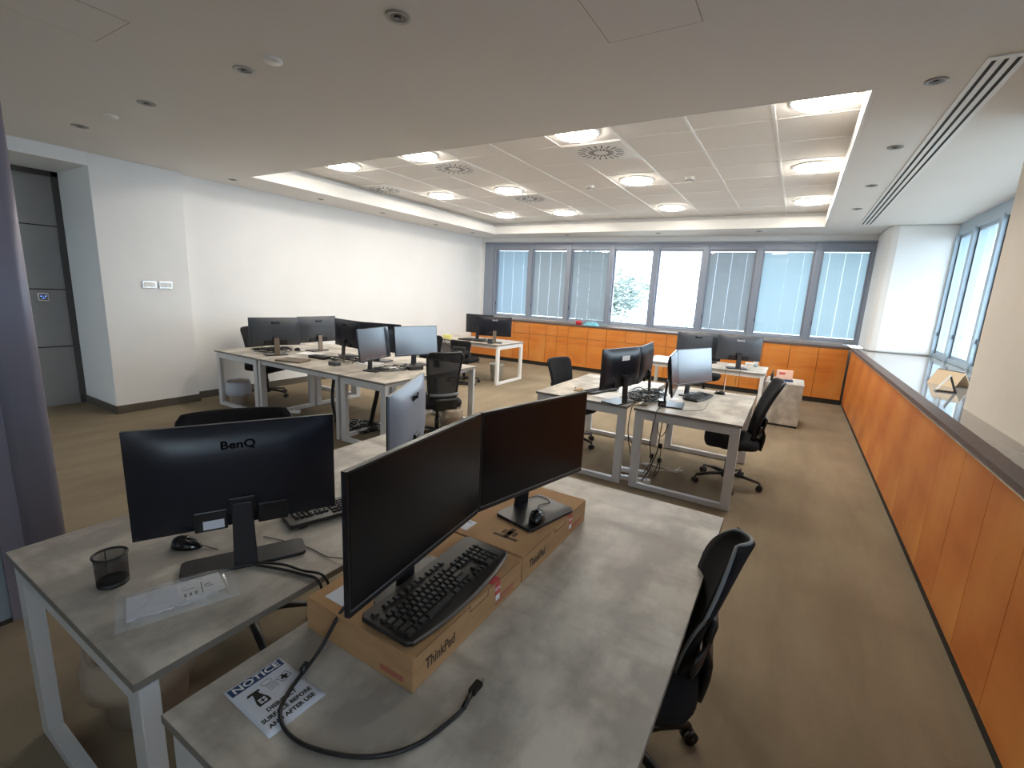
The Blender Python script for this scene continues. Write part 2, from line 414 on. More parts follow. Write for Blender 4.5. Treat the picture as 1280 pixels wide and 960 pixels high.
# far windows -------------------------------------------------------
WA = math.atan2(.42, 8.2)
WL = Vector((-7.12, 10.17, 0))
wu = [0.38, 1.39, 2.40, 3.42, 4.39, 5.38, 6.36, 7.33, 8.19]
desc = ['bluish closed', 'grey closed', 'grey closed', None, None, 'dark grey closed', 'bright bluish closed', 'pale bluish closed']
bm_ = [M['blind_b'], M['blind_g'], M['blind_g'], None, None, M['blind_g'], M['blind_c'], M['blind_c']]
Z0, Z1 = 1.04, 2.86
for i in range(8):
    a, b = wu[i], wu[i + 1]
    f = MB()
    f.box(a, .02, Z0, b, .14, Z0 + .07).box(a, .02, Z1 - .13, b, .14, Z1)
    f.box(a, .0, Z0, a + .055, .16, Z1).box(b - .055, .0, Z0, b, .16, Z1)
    w = struct(f.build('window_%d' % (i + 1), M['frame'], bevel=.004)); w.location = WL; w.rotation_euler.z = WA
    MB().box(a + .055, .06, Z0 + .07, a + .085, .12, Z1 - .13).box(b - .085, .06, Z0 + .07, b - .055, .12, Z1 - .13).box(a + .085, .06, Z0 + .07, b - .085, .12, Z0 + .10).box(
        a + .085, .06, Z1 - .155, b - .085, .12, Z1 - .13).build('sash', M['frame'], w)
    bx(a + .08, .075, Z0 + .095, b - .08, .081, Z1 - .15).build('window_pane', M['glass'], w)
    MB().box(a + .062, .045, 1.36, a + .078, .06, 1.40).box(a + .066, .03, 1.37, a + .074, .045, 1.44).build('window_handle', M['frame_d'], w)
    if bm_[i]:
        s = MB(); z = Z0 + .12; ang = R(66)
        while z < Z1 - .17:
            mt = Matrix.Translation((0, .115, z)) @ Matrix.Rotation(ang, 4, 'X')
            g3 = [a + .083, a + (b - a) * .22, a + (b - a) * .5, a + (b - a) * .78, b - .083]
            for q in range(4): s.box(g3[q] + .0008, -.013, -.0006, g3[q + 1] - .0008, .013, .0006, mt)
            z += .0215
        s.build('window_blind', bm_[i], w)
        c = MB()
        for q in (.22, .5, .78): c.box(a + (b - a) * q - .0008, .097, Z0 + .1, a + (b - a) * q + .0008, .099, Z1 - .16)
        c.build('blind_cord', M['white_paint'], w)
o = struct(MB().box(-.05, .0, Z0, .30, .3, H).box(.30, .02, Z0, .38, .16, Z1).box(.30, .02, Z1, 8.2, .2, H).box(-.05, .16, H - .14, 8.2, .3, H).build('wall_window_head', M['wall']))
o.location = WL; o.rotation_euler.z = WA
o = struct(MB().box(.12, -.03, Z0, .38, .02, Z1 + .03).box(.12, -.03, Z1, 8.2, .02, Z1 + .035).build('trim_11', M['frame'], bevel=.004)); o.location = WL; o.rotation_euler.z = WA
o = struct(MB().box(.12, -.012, Z0, 7.95, .02, Z0 + .03).build('trim_12', M['steelstrip'])); o.location = WL; o.rotation_euler.z = WA

# right windows -----------------------------------------------------
ry = [4.60, 5.62, 6.64, 7.66, 8.68, 9.50]
for i in range(5):
    a, b = ry[i], ry[i + 1]
    f = MB()
    f.box(XR - .03, a, Z0, XR + .12, b, Z0 + .06).box(XR - .03, a, Z1 - .03, XR + .12, b, H)
    f.box(XR - .05, a, Z0, XR + .17, a + .05, Z1).box(XR - .05, b - .05, Z0, XR + .17, b, Z1)
    w = struct(f.build('window_%d' % (9 + i), M['frame_r'], bevel=.004))
    MB().box(XR, a + .05, Z0 + .06, XR + .04, a + .09, Z1 - .03).box(XR, b - .09, Z0 + .06, XR + .04, b - .05, Z1 - .03).box(
        XR, a + .09, Z0 + .06, XR + .04, b - .09, Z0 + .1).box(XR, a + .09, Z1 - .07, XR + .04, b - .09, Z1 - .03).build('sash', M['frame_r'], w)
    MB().box(XR - .006, b - .066, Z0 + .06, XR + .002, b - .056, Z1 - .03).build('gasket', M['frame_d'], w)
    bx(XR + .02, a + .085, Z0 + .09, XR + .024, b - .085, Z1 - .06).build('window_pane', M['glass'], w)
    MB().box(XR - .025, b - .085, 1.36, XR + .001, b - .07, 1.42).build('window_handle', M['frame_d'], w)
# near right windows beside the camera
for i, (a, b) in enumerate(((-2.6, -1.3), (-1.3, 0.0), (0.0, 1.4), (1.4, 2.9))):
    f = MB()
    f.box(XR - .03, a, Z0, XR + .12, b, Z0 + .06).box(XR - .03, a, Z1 - .03, XR + .12, b, H)
    f.box(XR - .06, a, Z0, XR + .14, a + .06, Z1).box(XR - .06, b - .06, Z0, XR + .14, b, Z1)
    w = struct(f.build('window_%d' % (14 + i), M['frame_r'], bevel=.004))
    bx(XR + .04, a + .05, Z0 + .05, XR + .046, b - .05, Z1 - .02).build('window_pane', M['glass'], w)
    if i < 1: continue
    s = MB(); z = Z0 + .1; 
    while z < Z1 - .05:
        mt = Matrix.Translation((XR + .09, 0, z)) @ Matrix.Rotation(R(-70), 4, 'Y')
        s.box(-.013, a + .07, -.0006, .013, b - .07, .0006, mt); z += .0225
    s.build('window_blind', M['blind_n'], w)
struct(MB().box(XR, 2.9, Z0, XR + .14, 4.6, H).box(XR, YN, Z0, XR + .14, -2.6, H).build('wall_right_piers', M['wall']))

# ------------------------------------------------------------------ outside
def tree(label, loc, h, r, seed, n=2600):
    rnd = random.Random(seed)
    t = thing('tree', label, 'tree', loc, 0, None)
    m = MB().tube([(0, 0, 0), (.1, .05, h * .4), (-.05, .1, h * .75)], [.22, .17, .08], 10)
    for k in range(6):
        a = k * 1.1; m.tube([(0, 0, h * (.4 + .05 * k)), (math.cos(a) * r * .4, math.sin(a) * r * .4, h * (.55 + .05 * k))], [.07, .03], 6)
    m.build('trunk', M['bark'], t)
    f = MB(); blobs = [(rnd.uniform(-.6, .6) * r, rnd.uniform(-.6, .6) * r, h * rnd.uniform(.5, .92), r * rnd.uniform(.3, .5)) for _ in range(14)]
    for _ in range(n):
        b = rnd.choice(blobs)
        v = Vector((rnd.gauss(0, 1), rnd.gauss(0, 1), rnd.gauss(0, 1))).normalized() * b[3] * rnd.uniform(.6, 1.05)
        c = Vector(b[:3]) + v; s = rnd.uniform(.07, .14)
        rot = Matrix.Rotation(rnd.uniform(0, 6), 3, 'Z') @ Matrix.Rotation(rnd.uniform(-1, 1), 3, 'X')
        f.add([c + rot @ Vector(q) * s for q in ((-1, 0, 0), (0, -.5, .1), (1, 0, 0), (0, .5, .1))], [(0, 1, 2, 3)])
    f.build('foliage', M['leaf'], t)
    return t
tree('hazy green tree outside behind the first clear window', (-7.5, 20.5, -4.0), 7.6, 2.2, 3, 5000)
tree('hazy tree top outside low behind the second clear window', (-4.6, 27.0, -6.5), 7.6, 1.9, 5, 4000)
# ------------------------------------------------------------------ ceiling fittings
dl = MB()
lamp_lab = {}
cols = {-5.41: 'first column from the left', -4.075: 'second column from the left', -2.065: 'third column from the left', -.055: 'right-hand column'}
rows = {4.47: 'nearest row', 6.49: 'middle row', 8.53: 'farthest row'}
for y, rw in rows.items():
    for x, cl in cols.items():
        L_ = thing('ceiling_light', 'round glowing white light in the tiled ceiling, %s, %s' % (rw, cl), 'light', (x, y, HT), 0, 'round lights of the tiled recess')
        MB().lathe([(.225, 0), (.225, -.010), (.205, -.014), (.200, -.010), (.200, 0)], 32).build('rim', M['white_paint'], L_)
        MB().lathe([(.198, -.010), (.196, -.026), (.180, -.035), (.10, -.039), (0, -.040)], 32).build('diffuser', M['lamp'], L_)
def vent(x, y, lab):
    v = thing('air_vent', lab, 'vent', (x, y, HT), 0, 'square swirl vents')
    bx(-.325, -.325, -.012, .325, .325, -.001).build('plate', M['white_paint'], v, bevel=.003)
    s = MB()
    for k in range(20):
        a = 2 * PI * k / 20
        for r0, r1, off in ((.08, .14, 0), (.17, .25, .08)):
            mt = Matrix.Rotation(a + off, 4, 'Z')
            s.box(r0, -.008, -.0135, r1, .008, -.0118, mt)
    s.build('slots', M['monback_l'], v)
vent(-2.065, 5.14, 'square swirl air vent, the nearest and rightmost one in the tiles')
vent(-4.075, 5.14, 'square swirl air vent in the tiles beside the second near light from the left')
vent(-4.075, 7.16, 'square swirl air vent in the tiles, farthest one, in the middle')
vent(-6.03, 5.8, 'square swirl air vent at the left edge of the recess')
for x, y, lab in ((-2.78, 6.62, 'small round white smoke detector in the tiles between the middle lights'), (-1.41, 6.58, 'small round white sensor in the tiles right of the middle light')):
    s = thing('smoke_detector', lab, 'detector', (x, y, HT))
    MB().lathe([(.0, -.05), (.035, -.05), (.05, -.03), (.06, -.012), (.06, 0)], 24).build('body', M['white_paint'], s)
    MB().lathe([(.036, -.043), (.052, -.043), (.052, -.036), (.036, -.036)], 24).build('slot_ring', M['lamp_off'], s)
def downlight(x, y, lab, r=.062):
    s = thing('downlight', lab, 'light', (x, y, H), 0, 'unlit downlights in the plaster ceiling')
    MB().lathe([(r, 0), (r, -.006), (r * .62, -.004), (r * .58, .0)], 24).build('ring', M['ringgrey'], s)
    MB().lathe([(0, -.0035), (r * .34, -.0035), (r * .62, -.0025)], 24).build('reflector', M['lamp_off'], s)
    MB().lathe([(0, -.006), (r * .28, -.006), (r * .3, -.003)], 16).build('bulb', M['black'], s)
for x, w in ((-1.86, 'rightmost of the four'), (-3.18, 'second from the right of the four'), (-4.5, 'third from the right of the four'), (-5.81, 'leftmost of the four')):
    downlight(x, 1.88, 'unlit round downlight in the front ceiling, ' + w)
for y, w in ((3.72, 'nearest of the row'), (5.09, 'second of the row'), (6.4, 'third of the row'), (7.87, 'fourth of the row'), (9.17, 'last of the row')):
    downlight(-6.7, y, 'unlit downlight between tiled recess and left wall, ' + w, .05)
for y, w in ((3.71, 'nearest'), (5.02, 'second'), (6.45, 'third'), (7.87, 'farthest')):
    downlight(.49, y, 'unlit downlight beside the long slot diffuser on the right, ' + w, .055)
for x, w in ((-4.6, 'left one'), (-2.6, 'middle one'), (-.79, 'right one')):
    downlight(x, 9.85, 'unlit downlight in the ceiling strip before the far windows, ' + w, .055)
for x, lab in ((-2.88, 'round white ceiling cover beside the second downlight from the right'), (-5.16, 'round white ceiling cover beside the leftmost downlight')):
    s = MB().lathe([(0, -.014), (.05, -.014), (.056, -.008), (.056, -.0005)], 28).build('ceiling_cover', M['white_paint']); s.location = (x, 1.88, H)
    tag(s, lab, 'ceiling cover')
ld = thing('slot_diffuser', 'long white linear air diffuser with three dark slots in the right ceiling', 'vent', (0, 0, 0))
bx(.645, 3.48, H - .008, .815, 9.3, H - .0005).build('frame', M['white_paint'], ld, bevel=.002)
for k in range(3): bx(.672 + .048 * k, 3.52, H - .0095, .690 + .048 * k, 9.27, H - .0075).build('slot', M['shadow_gap'], ld)
for nme, x0, y0, x1, y1, lab in (('trim_13', -1.02, 2.08, -.57, 2.54, 'square flush access panel in the front ceiling, top middle of the view'), ('trim_14', -3.63, .87, -3.2, 1.29, 'faint flush access panel in the ceiling at the top left')):
    o = MB().box(x0, y0, H - .0025, x1, y1, H - .0005).build(nme, M['ceil']); struct(o)
    MB().box(x0 - .005, y0, H - .0018, x0, y1, H - .0004).box(x1, y0, H - .0018, x1 + .005, y1, H - .0004).box(x0 - .005, y1, H - .0018, x1 + .005, y1 + .005, H - .0004).box(
        x0 - .005, y0 - .005, H - .0018, x1 + .005, y0, H - .0004).build('joint', M['joint'], o)

# ------------------------------------------------------------------ desks
def desk(label, x0, y0, x1, y1, axis='Y', legm='legs', group=None, loops=(1, 1), post=.075):
    cx, cy = (x0 + x1) / 2, (y0 + y1) / 2; w, d = x1 - x0, y1 - y0
    t = thing('office_desk', label, 'desk', (cx, cy, 0), 0, group)
    tp = bx(-w / 2, -d / 2, .728, w / 2, d / 2, .75).build('tabletop', M['desk'], t, bevel=.0015)
    m = MB(); e = .0012
    m.box(-w / 2 - e, -d / 2 - e, .7275, w / 2 + e, -d / 2, .7485).box(-w / 2 - e, d / 2, .7275, w / 2 + e, d / 2 + e, .7485)
    m.box(-w / 2 - e, -d / 2, .7275, -w / 2, d / 2, .7485).box(w / 2, -d / 2, .7275, w / 2 + e, d / 2, .7485)
    m.build('edge_band', M['desk_edge'], tp)
    Lm = M[legm]; q = .045
    for sgn, on in ((-1, loops[0]), (1, loops[1])):
        if not on: continue
        m = MB()
        if axis == 'Y':
            ya = sgn * (d / 2 - .012); yb = sgn * (d / 2 - .012 - q); lo, hi = min(ya, yb), max(ya, yb); a, b = -w / 2 + .01, w / 2 - .01
            m.box(a, lo, 0.004, a + post, hi, .715).box(b - post, lo, 0.004, b, hi, .715).box(a + post, lo, .655, b - post, hi, .715).box(a + post, lo, .004, b - post, hi, .05)
        else:
            xa = sgn * (w / 2 - .012); xb = sgn * (w / 2 - .012 - q); lo, hi = min(xa, xb), max(xa, xb); a, b = -d / 2 + .01, d / 2 - .01
            m.box(lo, a, 0.004, hi, a + post, .715).box(lo, b - post, 0.004, hi, b, .715).box(lo, a + post, .655, hi, b - post, .715).box(lo, a + post, .004, hi, b - post, .05)
        m.build('leg_frame', Lm, t, bevel=.003)
    m = MB()
    if axis == 'Y':
        for s in (-1, 1): m.box(s * (w / 2 - .10) - .02, -d / 2 + .057, .675, s * (w / 2 - .10) + .02, d / 2 - .057, .715)
        m.box(-w / 2 + .015, -d / 2 + .02, .715, w / 2 - .015, d / 2 - .02, .7278)
    else:
        for s in (-1, 1): m.box(-w / 2 + .057, s * (d / 2 - .05) - .02, .675, w / 2 - .057, s * (d / 2 - .05) + .02, .715)
        m.box(-w / 2 + .02, -d / 2 + .015, .715, w / 2 - .02, d / 2 - .015, .7278)
    m.build('under_rail', Lm, t)
    return t
DZ = .7502
desk('foreground desk with concrete look top carrying two brown boxes', -1.09, .37, -.15, 2.215)
desk('foreground desk at lower left with pen cup and plastic bag', -2.22, .37, -1.235, 2.215)
desk('left desk of the right-middle pair, papers and two dark monitors on it', -2.115, 4.05, -1.185, 5.49)
desk('right desk of the right-middle pair with keyboard and screens facing right', -1.12, 4.05, -.24, 5.49)
desk('leftmost desk of the left group, nearest the long white wall', -6.61, 3.28, -5.66, 4.86)
desk('middle desk of the left group, front half', -5.645, 3.28, -4.13, 4.06, 'X')
desk('middle desk of the left group, back half', -5.645, 4.075, -4.13, 4.86, 'X')
desk('right end desk of the left group, beside the mesh chair', -4.115, 3.28, -3.42, 4.86)
desk('far left desk by the windows with a white closed leg frame', -6.25, 7.05, -4.5, 7.98, 'X', 'legs_white')
desk('far right desk by the windows carrying two monitors', -1.97, 7.36, -.25, 8.22, 'X', 'legs_white')

# ------------------------------------------------------------------ monitors
def monitor(label, x, y, z, yaw, top=.485, h=.362, w=.61, back='monback', scr='screen', logo=True, logom='logo', neckm='stand', tilt=0.0, lines=False, group=None, foot=(.27, .19), sticker=False, mask=False):
    t = thing('monitor', label, 'monitor', (x, y, z), R(yaw), group)
    rt = lambda o: (setattr(o, 'rotation_euler', (R(-tilt), 0, 0)), setattr(o, 'location', Vector((0, 0, top * .5)) - Matrix.Rotation(R(-tilt), 3, 'X') @ Vector((0, 0, top * .5))), o)[2]
    bot = top - h; W = w / 2
    # moulded back: thin edge swelling towards the middle
    nx, nz = 24, 16; m = MB(); vs = []
    for j in range(nz + 1):
        for i in range(nx + 1):
            u = i / nx * 2 - 1; v = j / nz * 2 - 1
            bulge = (1 - abs(u) ** 5) * (1 - abs(v) ** 4)
            vs.append((u * W, .010 + .034 * bulge, bot + (v + 1) / 2 * h))
    fs = [(j * (nx + 1) + i, j * (nx + 1) + i + 1, (j + 1) * (nx + 1) + i + 1, (j + 1) * (nx + 1) + i) for j in range(nz) for i in range(nx)]
    m.add(vs, fs, True); m.box(-W, .001, bot, W, .0101, top)
    rt(m.build('back_shell', M[back], t))
    rt(MB().box(-W, -.006, bot, W, .001, top).build('bezel', M['bezel'], t, bevel=.002))
    rt(MB().box(-W + .007, -.0072, bot + .02, W - .007, -.006, top - .007).build('screen', M[scr], t))
    rt(MB().box(-W + .004, -.0082, bot + .0165, W - .004, -.006, bot + .0195).build('chin_strip', M['chin'], t))
    # port housing low on the back
    m = MB()
    m.box(-.14, .020, bot + .004, -.045, .042, bot + .075).box(.045, .020, bot + .004, .14, .042, bot + .075).box(-.04, .03, bot + .06, .04, .056, bot + .115)
    ph = rt(m.build('port_housing', M['bezel'], t, bevel=.004))
    if sticker: MB().box(.055, .0421, bot + .012, .115, .0426, bot + .042).build('sticker', M['paper'], ph)
    # neck and foot
    m = MB()
    m.add([(-.036, .062, .008), (.036, .062, .008), (.036, .080, .008), (-.036, .080, .008),
           (-.030, .048, bot + .10), (.030, .048, bot + .10), (.030, .068, bot + .10), (-.030, .068, bot + .10)],
          [(0, 3, 2, 1), (4, 5, 6, 7), (0, 1, 5, 4), (1, 2, 6, 5), (2, 3, 7, 6), (3, 0, 4, 7)])
    m.build('stand_neck', M[neckm], t, bevel=.004)
    MB().poly(rrect(foot[0], foot[1], .02, 4, 0, .085 - foot[1] / 2), .0, .012).build('stand_foot', M['stand'], t, bevel=.002)
    if logo: text('logo', 'BenQ', .038, M[logom], t, (0, .0432, top - .066), (R(90), 0, R(180)), .0012, 1.15, .0008)
    return t
Z = DZ
monitor('black monitor seen from behind on the lower left desk, nearest the pen cup', -1.557, .825, Z, 242, .494, foot=(.38, .11), sticker=True)
monitor('large black monitor facing right, nearest of all, behind the keyboard on the brown box', -.824, .943, .8482, 96, .468)
monitor('large black monitor facing right on the farther brown box, mouse on its foot', -.793, 1.559, .8482, 77, .464)
monitor('monitor with painted bluish sheen seen obliquely from behind on the lower left desk, behind the big black ones', -1.56, 1.64, Z, 298, .51, back='monback_sheen')
monitor('leftmost dark monitor of the left group, seen from behind', -5.75, 3.61, Z, 252, .487, neckm='stand_b', back='monback_l')
monitor('second dark monitor from the left in the left group, seen from behind', -5.78, 4.26, Z, 270, .487, neckm='stand_b', back='monback_l')
monitor('black monitor in the middle of the left group, its bent stand showing', -5.115, 4.24, Z, 171, .487, group=None)
monitor('black monitor mostly hidden behind the two lit screens of the left group', -4.52, 4.255, Z, 194, .487)
monitor('dark slate screen of the left group, left of the pale blue one', -4.055, 3.74, Z, 104, .487, scr='screen_g', tilt=7)
monitor('pale blue reflecting screen at the right end of the left group', -3.99, 4.36, Z, 75, .487, scr='screen_g', tilt=6)
monitor('dark monitor on the far left desk, left of two', -5.30, 7.58, Z, 184, .487)
monitor('dark monitor on the far left desk, right of two, with a small silver logo', -4.76, 7.32, Z, 207, .487, logom='logo_w', neckm='stand_b')
monitor('black monitor seen from behind on the right-middle desks, nearest one with a pale label', -1.305, 4.155, Z, 254, .51, logo=False)
monitor('black monitor seen edge-on behind the one with a pale label', -1.24, 4.72, Z, 274, .51, logo=False)
monitor('narrow looking screen facing right, left half of the bright pair', -.87, 4.40, Z, 97, .49, scr='screen_g', tilt=8)
monitor('bright reflecting screen facing right above the keyboard of the right-middle desk', -.80, 5.02, Z, 68, .487, scr='screen_g', tilt=9)
monitor('dark monitor on the far right desk, left of two', -1.215, 7.50, Z, 205, .487, back='monback_l')
monitor('dark bluish monitor on the far right desk, right of two, silver logo on its back', -.645, 7.60, Z, 200, .487, logom='logo_w', back='monback_l')
# pale label on the back of one monitor
for o in bpy.data.objects:
    if o.get('label', '').startswith('black monitor seen from behind on the right-middle'):
        MB().box(-.06, .0442, .40, .06, .0448, .445).build('label_sticker', M['white'], o)

# ------------------------------------------------------------------ keyboards and mice
def keyboard(label, x, y, z, yaw, detail=False, m_='kbrown'):
    t = thing('keyboard', label, 'keyboard', (x, y, z), R(yaw))
    W, D = .47, .175
    out = [(-W / 2, -.055), (-W / 2 + .012, -.068), (-.12, -.082), (0, -.087), (.12, -.082), (W / 2 - .012, -.068), (W / 2, -.055), (W / 2, .078), (W / 2 - .012, .087), (-W / 2 + .012, .087), (-W / 2, .078)]
    mt = Matrix.Rotation(R(3.5), 4, 'X')
    MB().poly(out, .006, .021, mt).box(-.2, .05, 0, -.17, .08, .012).box(.17, .05, 0, .2, .08, .012).box(-.2, -.05, 0, -.17, -.03, .008).box(.17, -.05, 0, .2, -.03, .008).build('shell', M[m_], t, bevel=.003)
    if detail: MB().tube([mt @ Vector((p[0] * 1.0, p[1] - .002, .017)) for p in spline([(-.222, -.064, 0), (-.12, -.080, 0), (0, -.085, 0), (.12, -.080, 0), (.222, -.064, 0)], 5)], .004, 8).build('front_lip', M['rim'], t)
    u = .0189; keys = []
    def row(y0, x0, ws):
        xx = x0
        for w in ws:
            if w > 0: keys.append((xx, y0, w * u, u))
            xx += abs(w) * u
    X0 = -W / 2 + .014; Yr = [.058, .030, .0111, -.0078, -.0267, -.0456]
    row(Yr[0], X0, [1, -1, 1, 1, 1, 1, -.5, 1, 1, 1, 1, -.5, 1, 1, 1, 1])
    row(Yr[1], X0, [1] * 13 + [2]); row(Yr[2], X0, [1.5] + [1] * 12 + [1.5]); row(Yr[3], X0, [1.75] + [1] * 11 + [2.25])
    row(Yr[4], X0, [2.25] + [1] * 10 + [2.75]); row(Yr[5], X0, [1.5, 1, 1.5, 6, 1.5, 1, 1.0, 1.5])
    X1 = X0 + 15.25 * u
    row(Yr[1], X1, [1, 1, 1]); row(Yr[2], X1, [1, 1, 1]); row(Yr[4], X1 + u, [1]); row(Yr[5], X1, [1, 1, 1])
    X2 = X1 + 3.25 * u
    row(Yr[1], X2, [1, 1, 1, 1]); row(Yr[2], X2, [1, 1, 1]); row(Yr[3], X2, [1, 1, 1]); row(Yr[4], X2, [1, 1, 1]); row(Yr[5], X2, [2, 1])
    keys.append((X2 + 3 * u, Yr[3], u, 2 * u)); keys.append((X2 + 3 * u, Yr[5], u, 2 * u))
    def kb(mb, kx, ky, kw, kd):
        g = .0012; s = .0026; z0, z1 = .0205, .0285
        vs = [mt @ Vector(p) for p in ((kx + g, ky - u / 2 + g, z0), (kx + kw - g, ky - u / 2 + g, z0), (kx + kw - g, ky - u / 2 + kd - g, z0), (kx + g, ky - u / 2 + kd - g, z0),
              (kx + g + s, ky - u / 2 + g + s, z1), (kx + kw - g - s, ky - u / 2 + g + s, z1), (kx + kw - g - s, ky - u / 2 + kd - g - s * .6, z1), (kx + g + s, ky - u / 2 + kd - g - s * .6, z1))]
        mb.add(vs, [(0, 3, 2, 1), (4, 5, 6, 7), (0, 1, 5, 4), (1, 2, 6, 5), (2, 3, 7, 6), (3, 0, 4, 7)])
    if detail:
        for k in keys[:100]:
            mb = MB(); kb(mb, *k); mb.build('key', M['key'], t, bevel=.0012)
        if len(keys) > 100:
            mb = MB(); [kb(mb, *k) for k in keys[100:]]; tag(mb.build('keys', M['key'], t), kind='stuff')
    else:
        mb = MB(); [kb(mb, *k) for k in keys]; tag(mb.build('keys', M['key'], t), kind='stuff')
    return t
keyboard('black keyboard lying on the near brown box in front of the biggest monitor', -.773, .979, .8482, 92, True).scale = (1.045, 1.12, 1.0)
keyboard('black keyboard on the lower left desk, half hidden behind the biggest monitor', -1.58, 1.26, Z, 252, True)
keyboard('black keyboard in front of the bright screen on the right-middle desk', -.72, 4.93, Z, 80)
keyboard('keyboard beside the papers on the left desk of the right-middle pair', -1.62, 4.52, Z, 255)
keyboard('thin dark keyboard at the left end of the left group, before the leftmost monitor', -6.28, 3.86, Z, 260)
keyboard('black keyboard on the far right desk before its left monitor', -1.2, 7.95, Z, 182)
keyboard('dark keyboard on the far left desk', -5.2, 7.28, Z, 5)
def mouse(label, x, y, z, yaw, wire=None, m_='blackg'):
    t = thing('computer_mouse', label, 'mouse', (x, y, z), R(yaw))
    vs = []; n = 14; k = 8
    for j in range(k + 1):
        ph = j / k * PI / 2
        for i in range(n):
            a = 2 * PI * i / n
            vs.append((.031 * math.cos(a) * math.cos(ph) ** .6 * (1 - .12 * math.sin(a)), .056 * math.sin(a) * math.cos(ph) ** .6, .002 + .034 * math.sin(ph) * (1 - .25 * math.sin(a))))
    fs = [(j * n + i, j * n + (i + 1) % n, (j + 1) * n + (i + 1) % n, (j + 1) * n + i) for j in range(k) for i in range(n)] + [tuple(range(n - 1, -1, -1))]
    MB().add(vs, fs, True).build('body', M[m_], t)
    MB().cyl((0, 0), .007, .007, -.003, .003, 12, mtx=Matrix.Translation((0, .032, .030)) @ Matrix.Rotation(PI / 2, 4, 'Y')).build('scroll_wheel', M['rim'], t)
    if wire: MB().tube(spline(wire, 6), .0017, 6).build('wire', M['cable'], t)
    return t
mouse('black mouse on the lower left desk beside the foot of the near monitor', -1.775, .735, Z, 300, [(0, .05, .012), (.0, .08, .004), (.01, .12, .003)])
mouse('black mouse lying on the monitor foot on the farther brown box', -.745, 1.50, .861, 20, [(0, .05, .012), (-.01, .10, .006), (.03, .16, .002), (-.02, .2, .002), (-.06, .17, .002)])
mouse('black mouse on the right-middle desk right of the keyboard', -.575, 5.30, Z, 90)
mouse('black mouse between the two leftmost monitors of the left group', -5.95, 4.05, Z, 100)
mouse('small dark mouse at the front of the left desk of the right-middle pair', -1.79, 4.36, Z, 100, m_='tan')

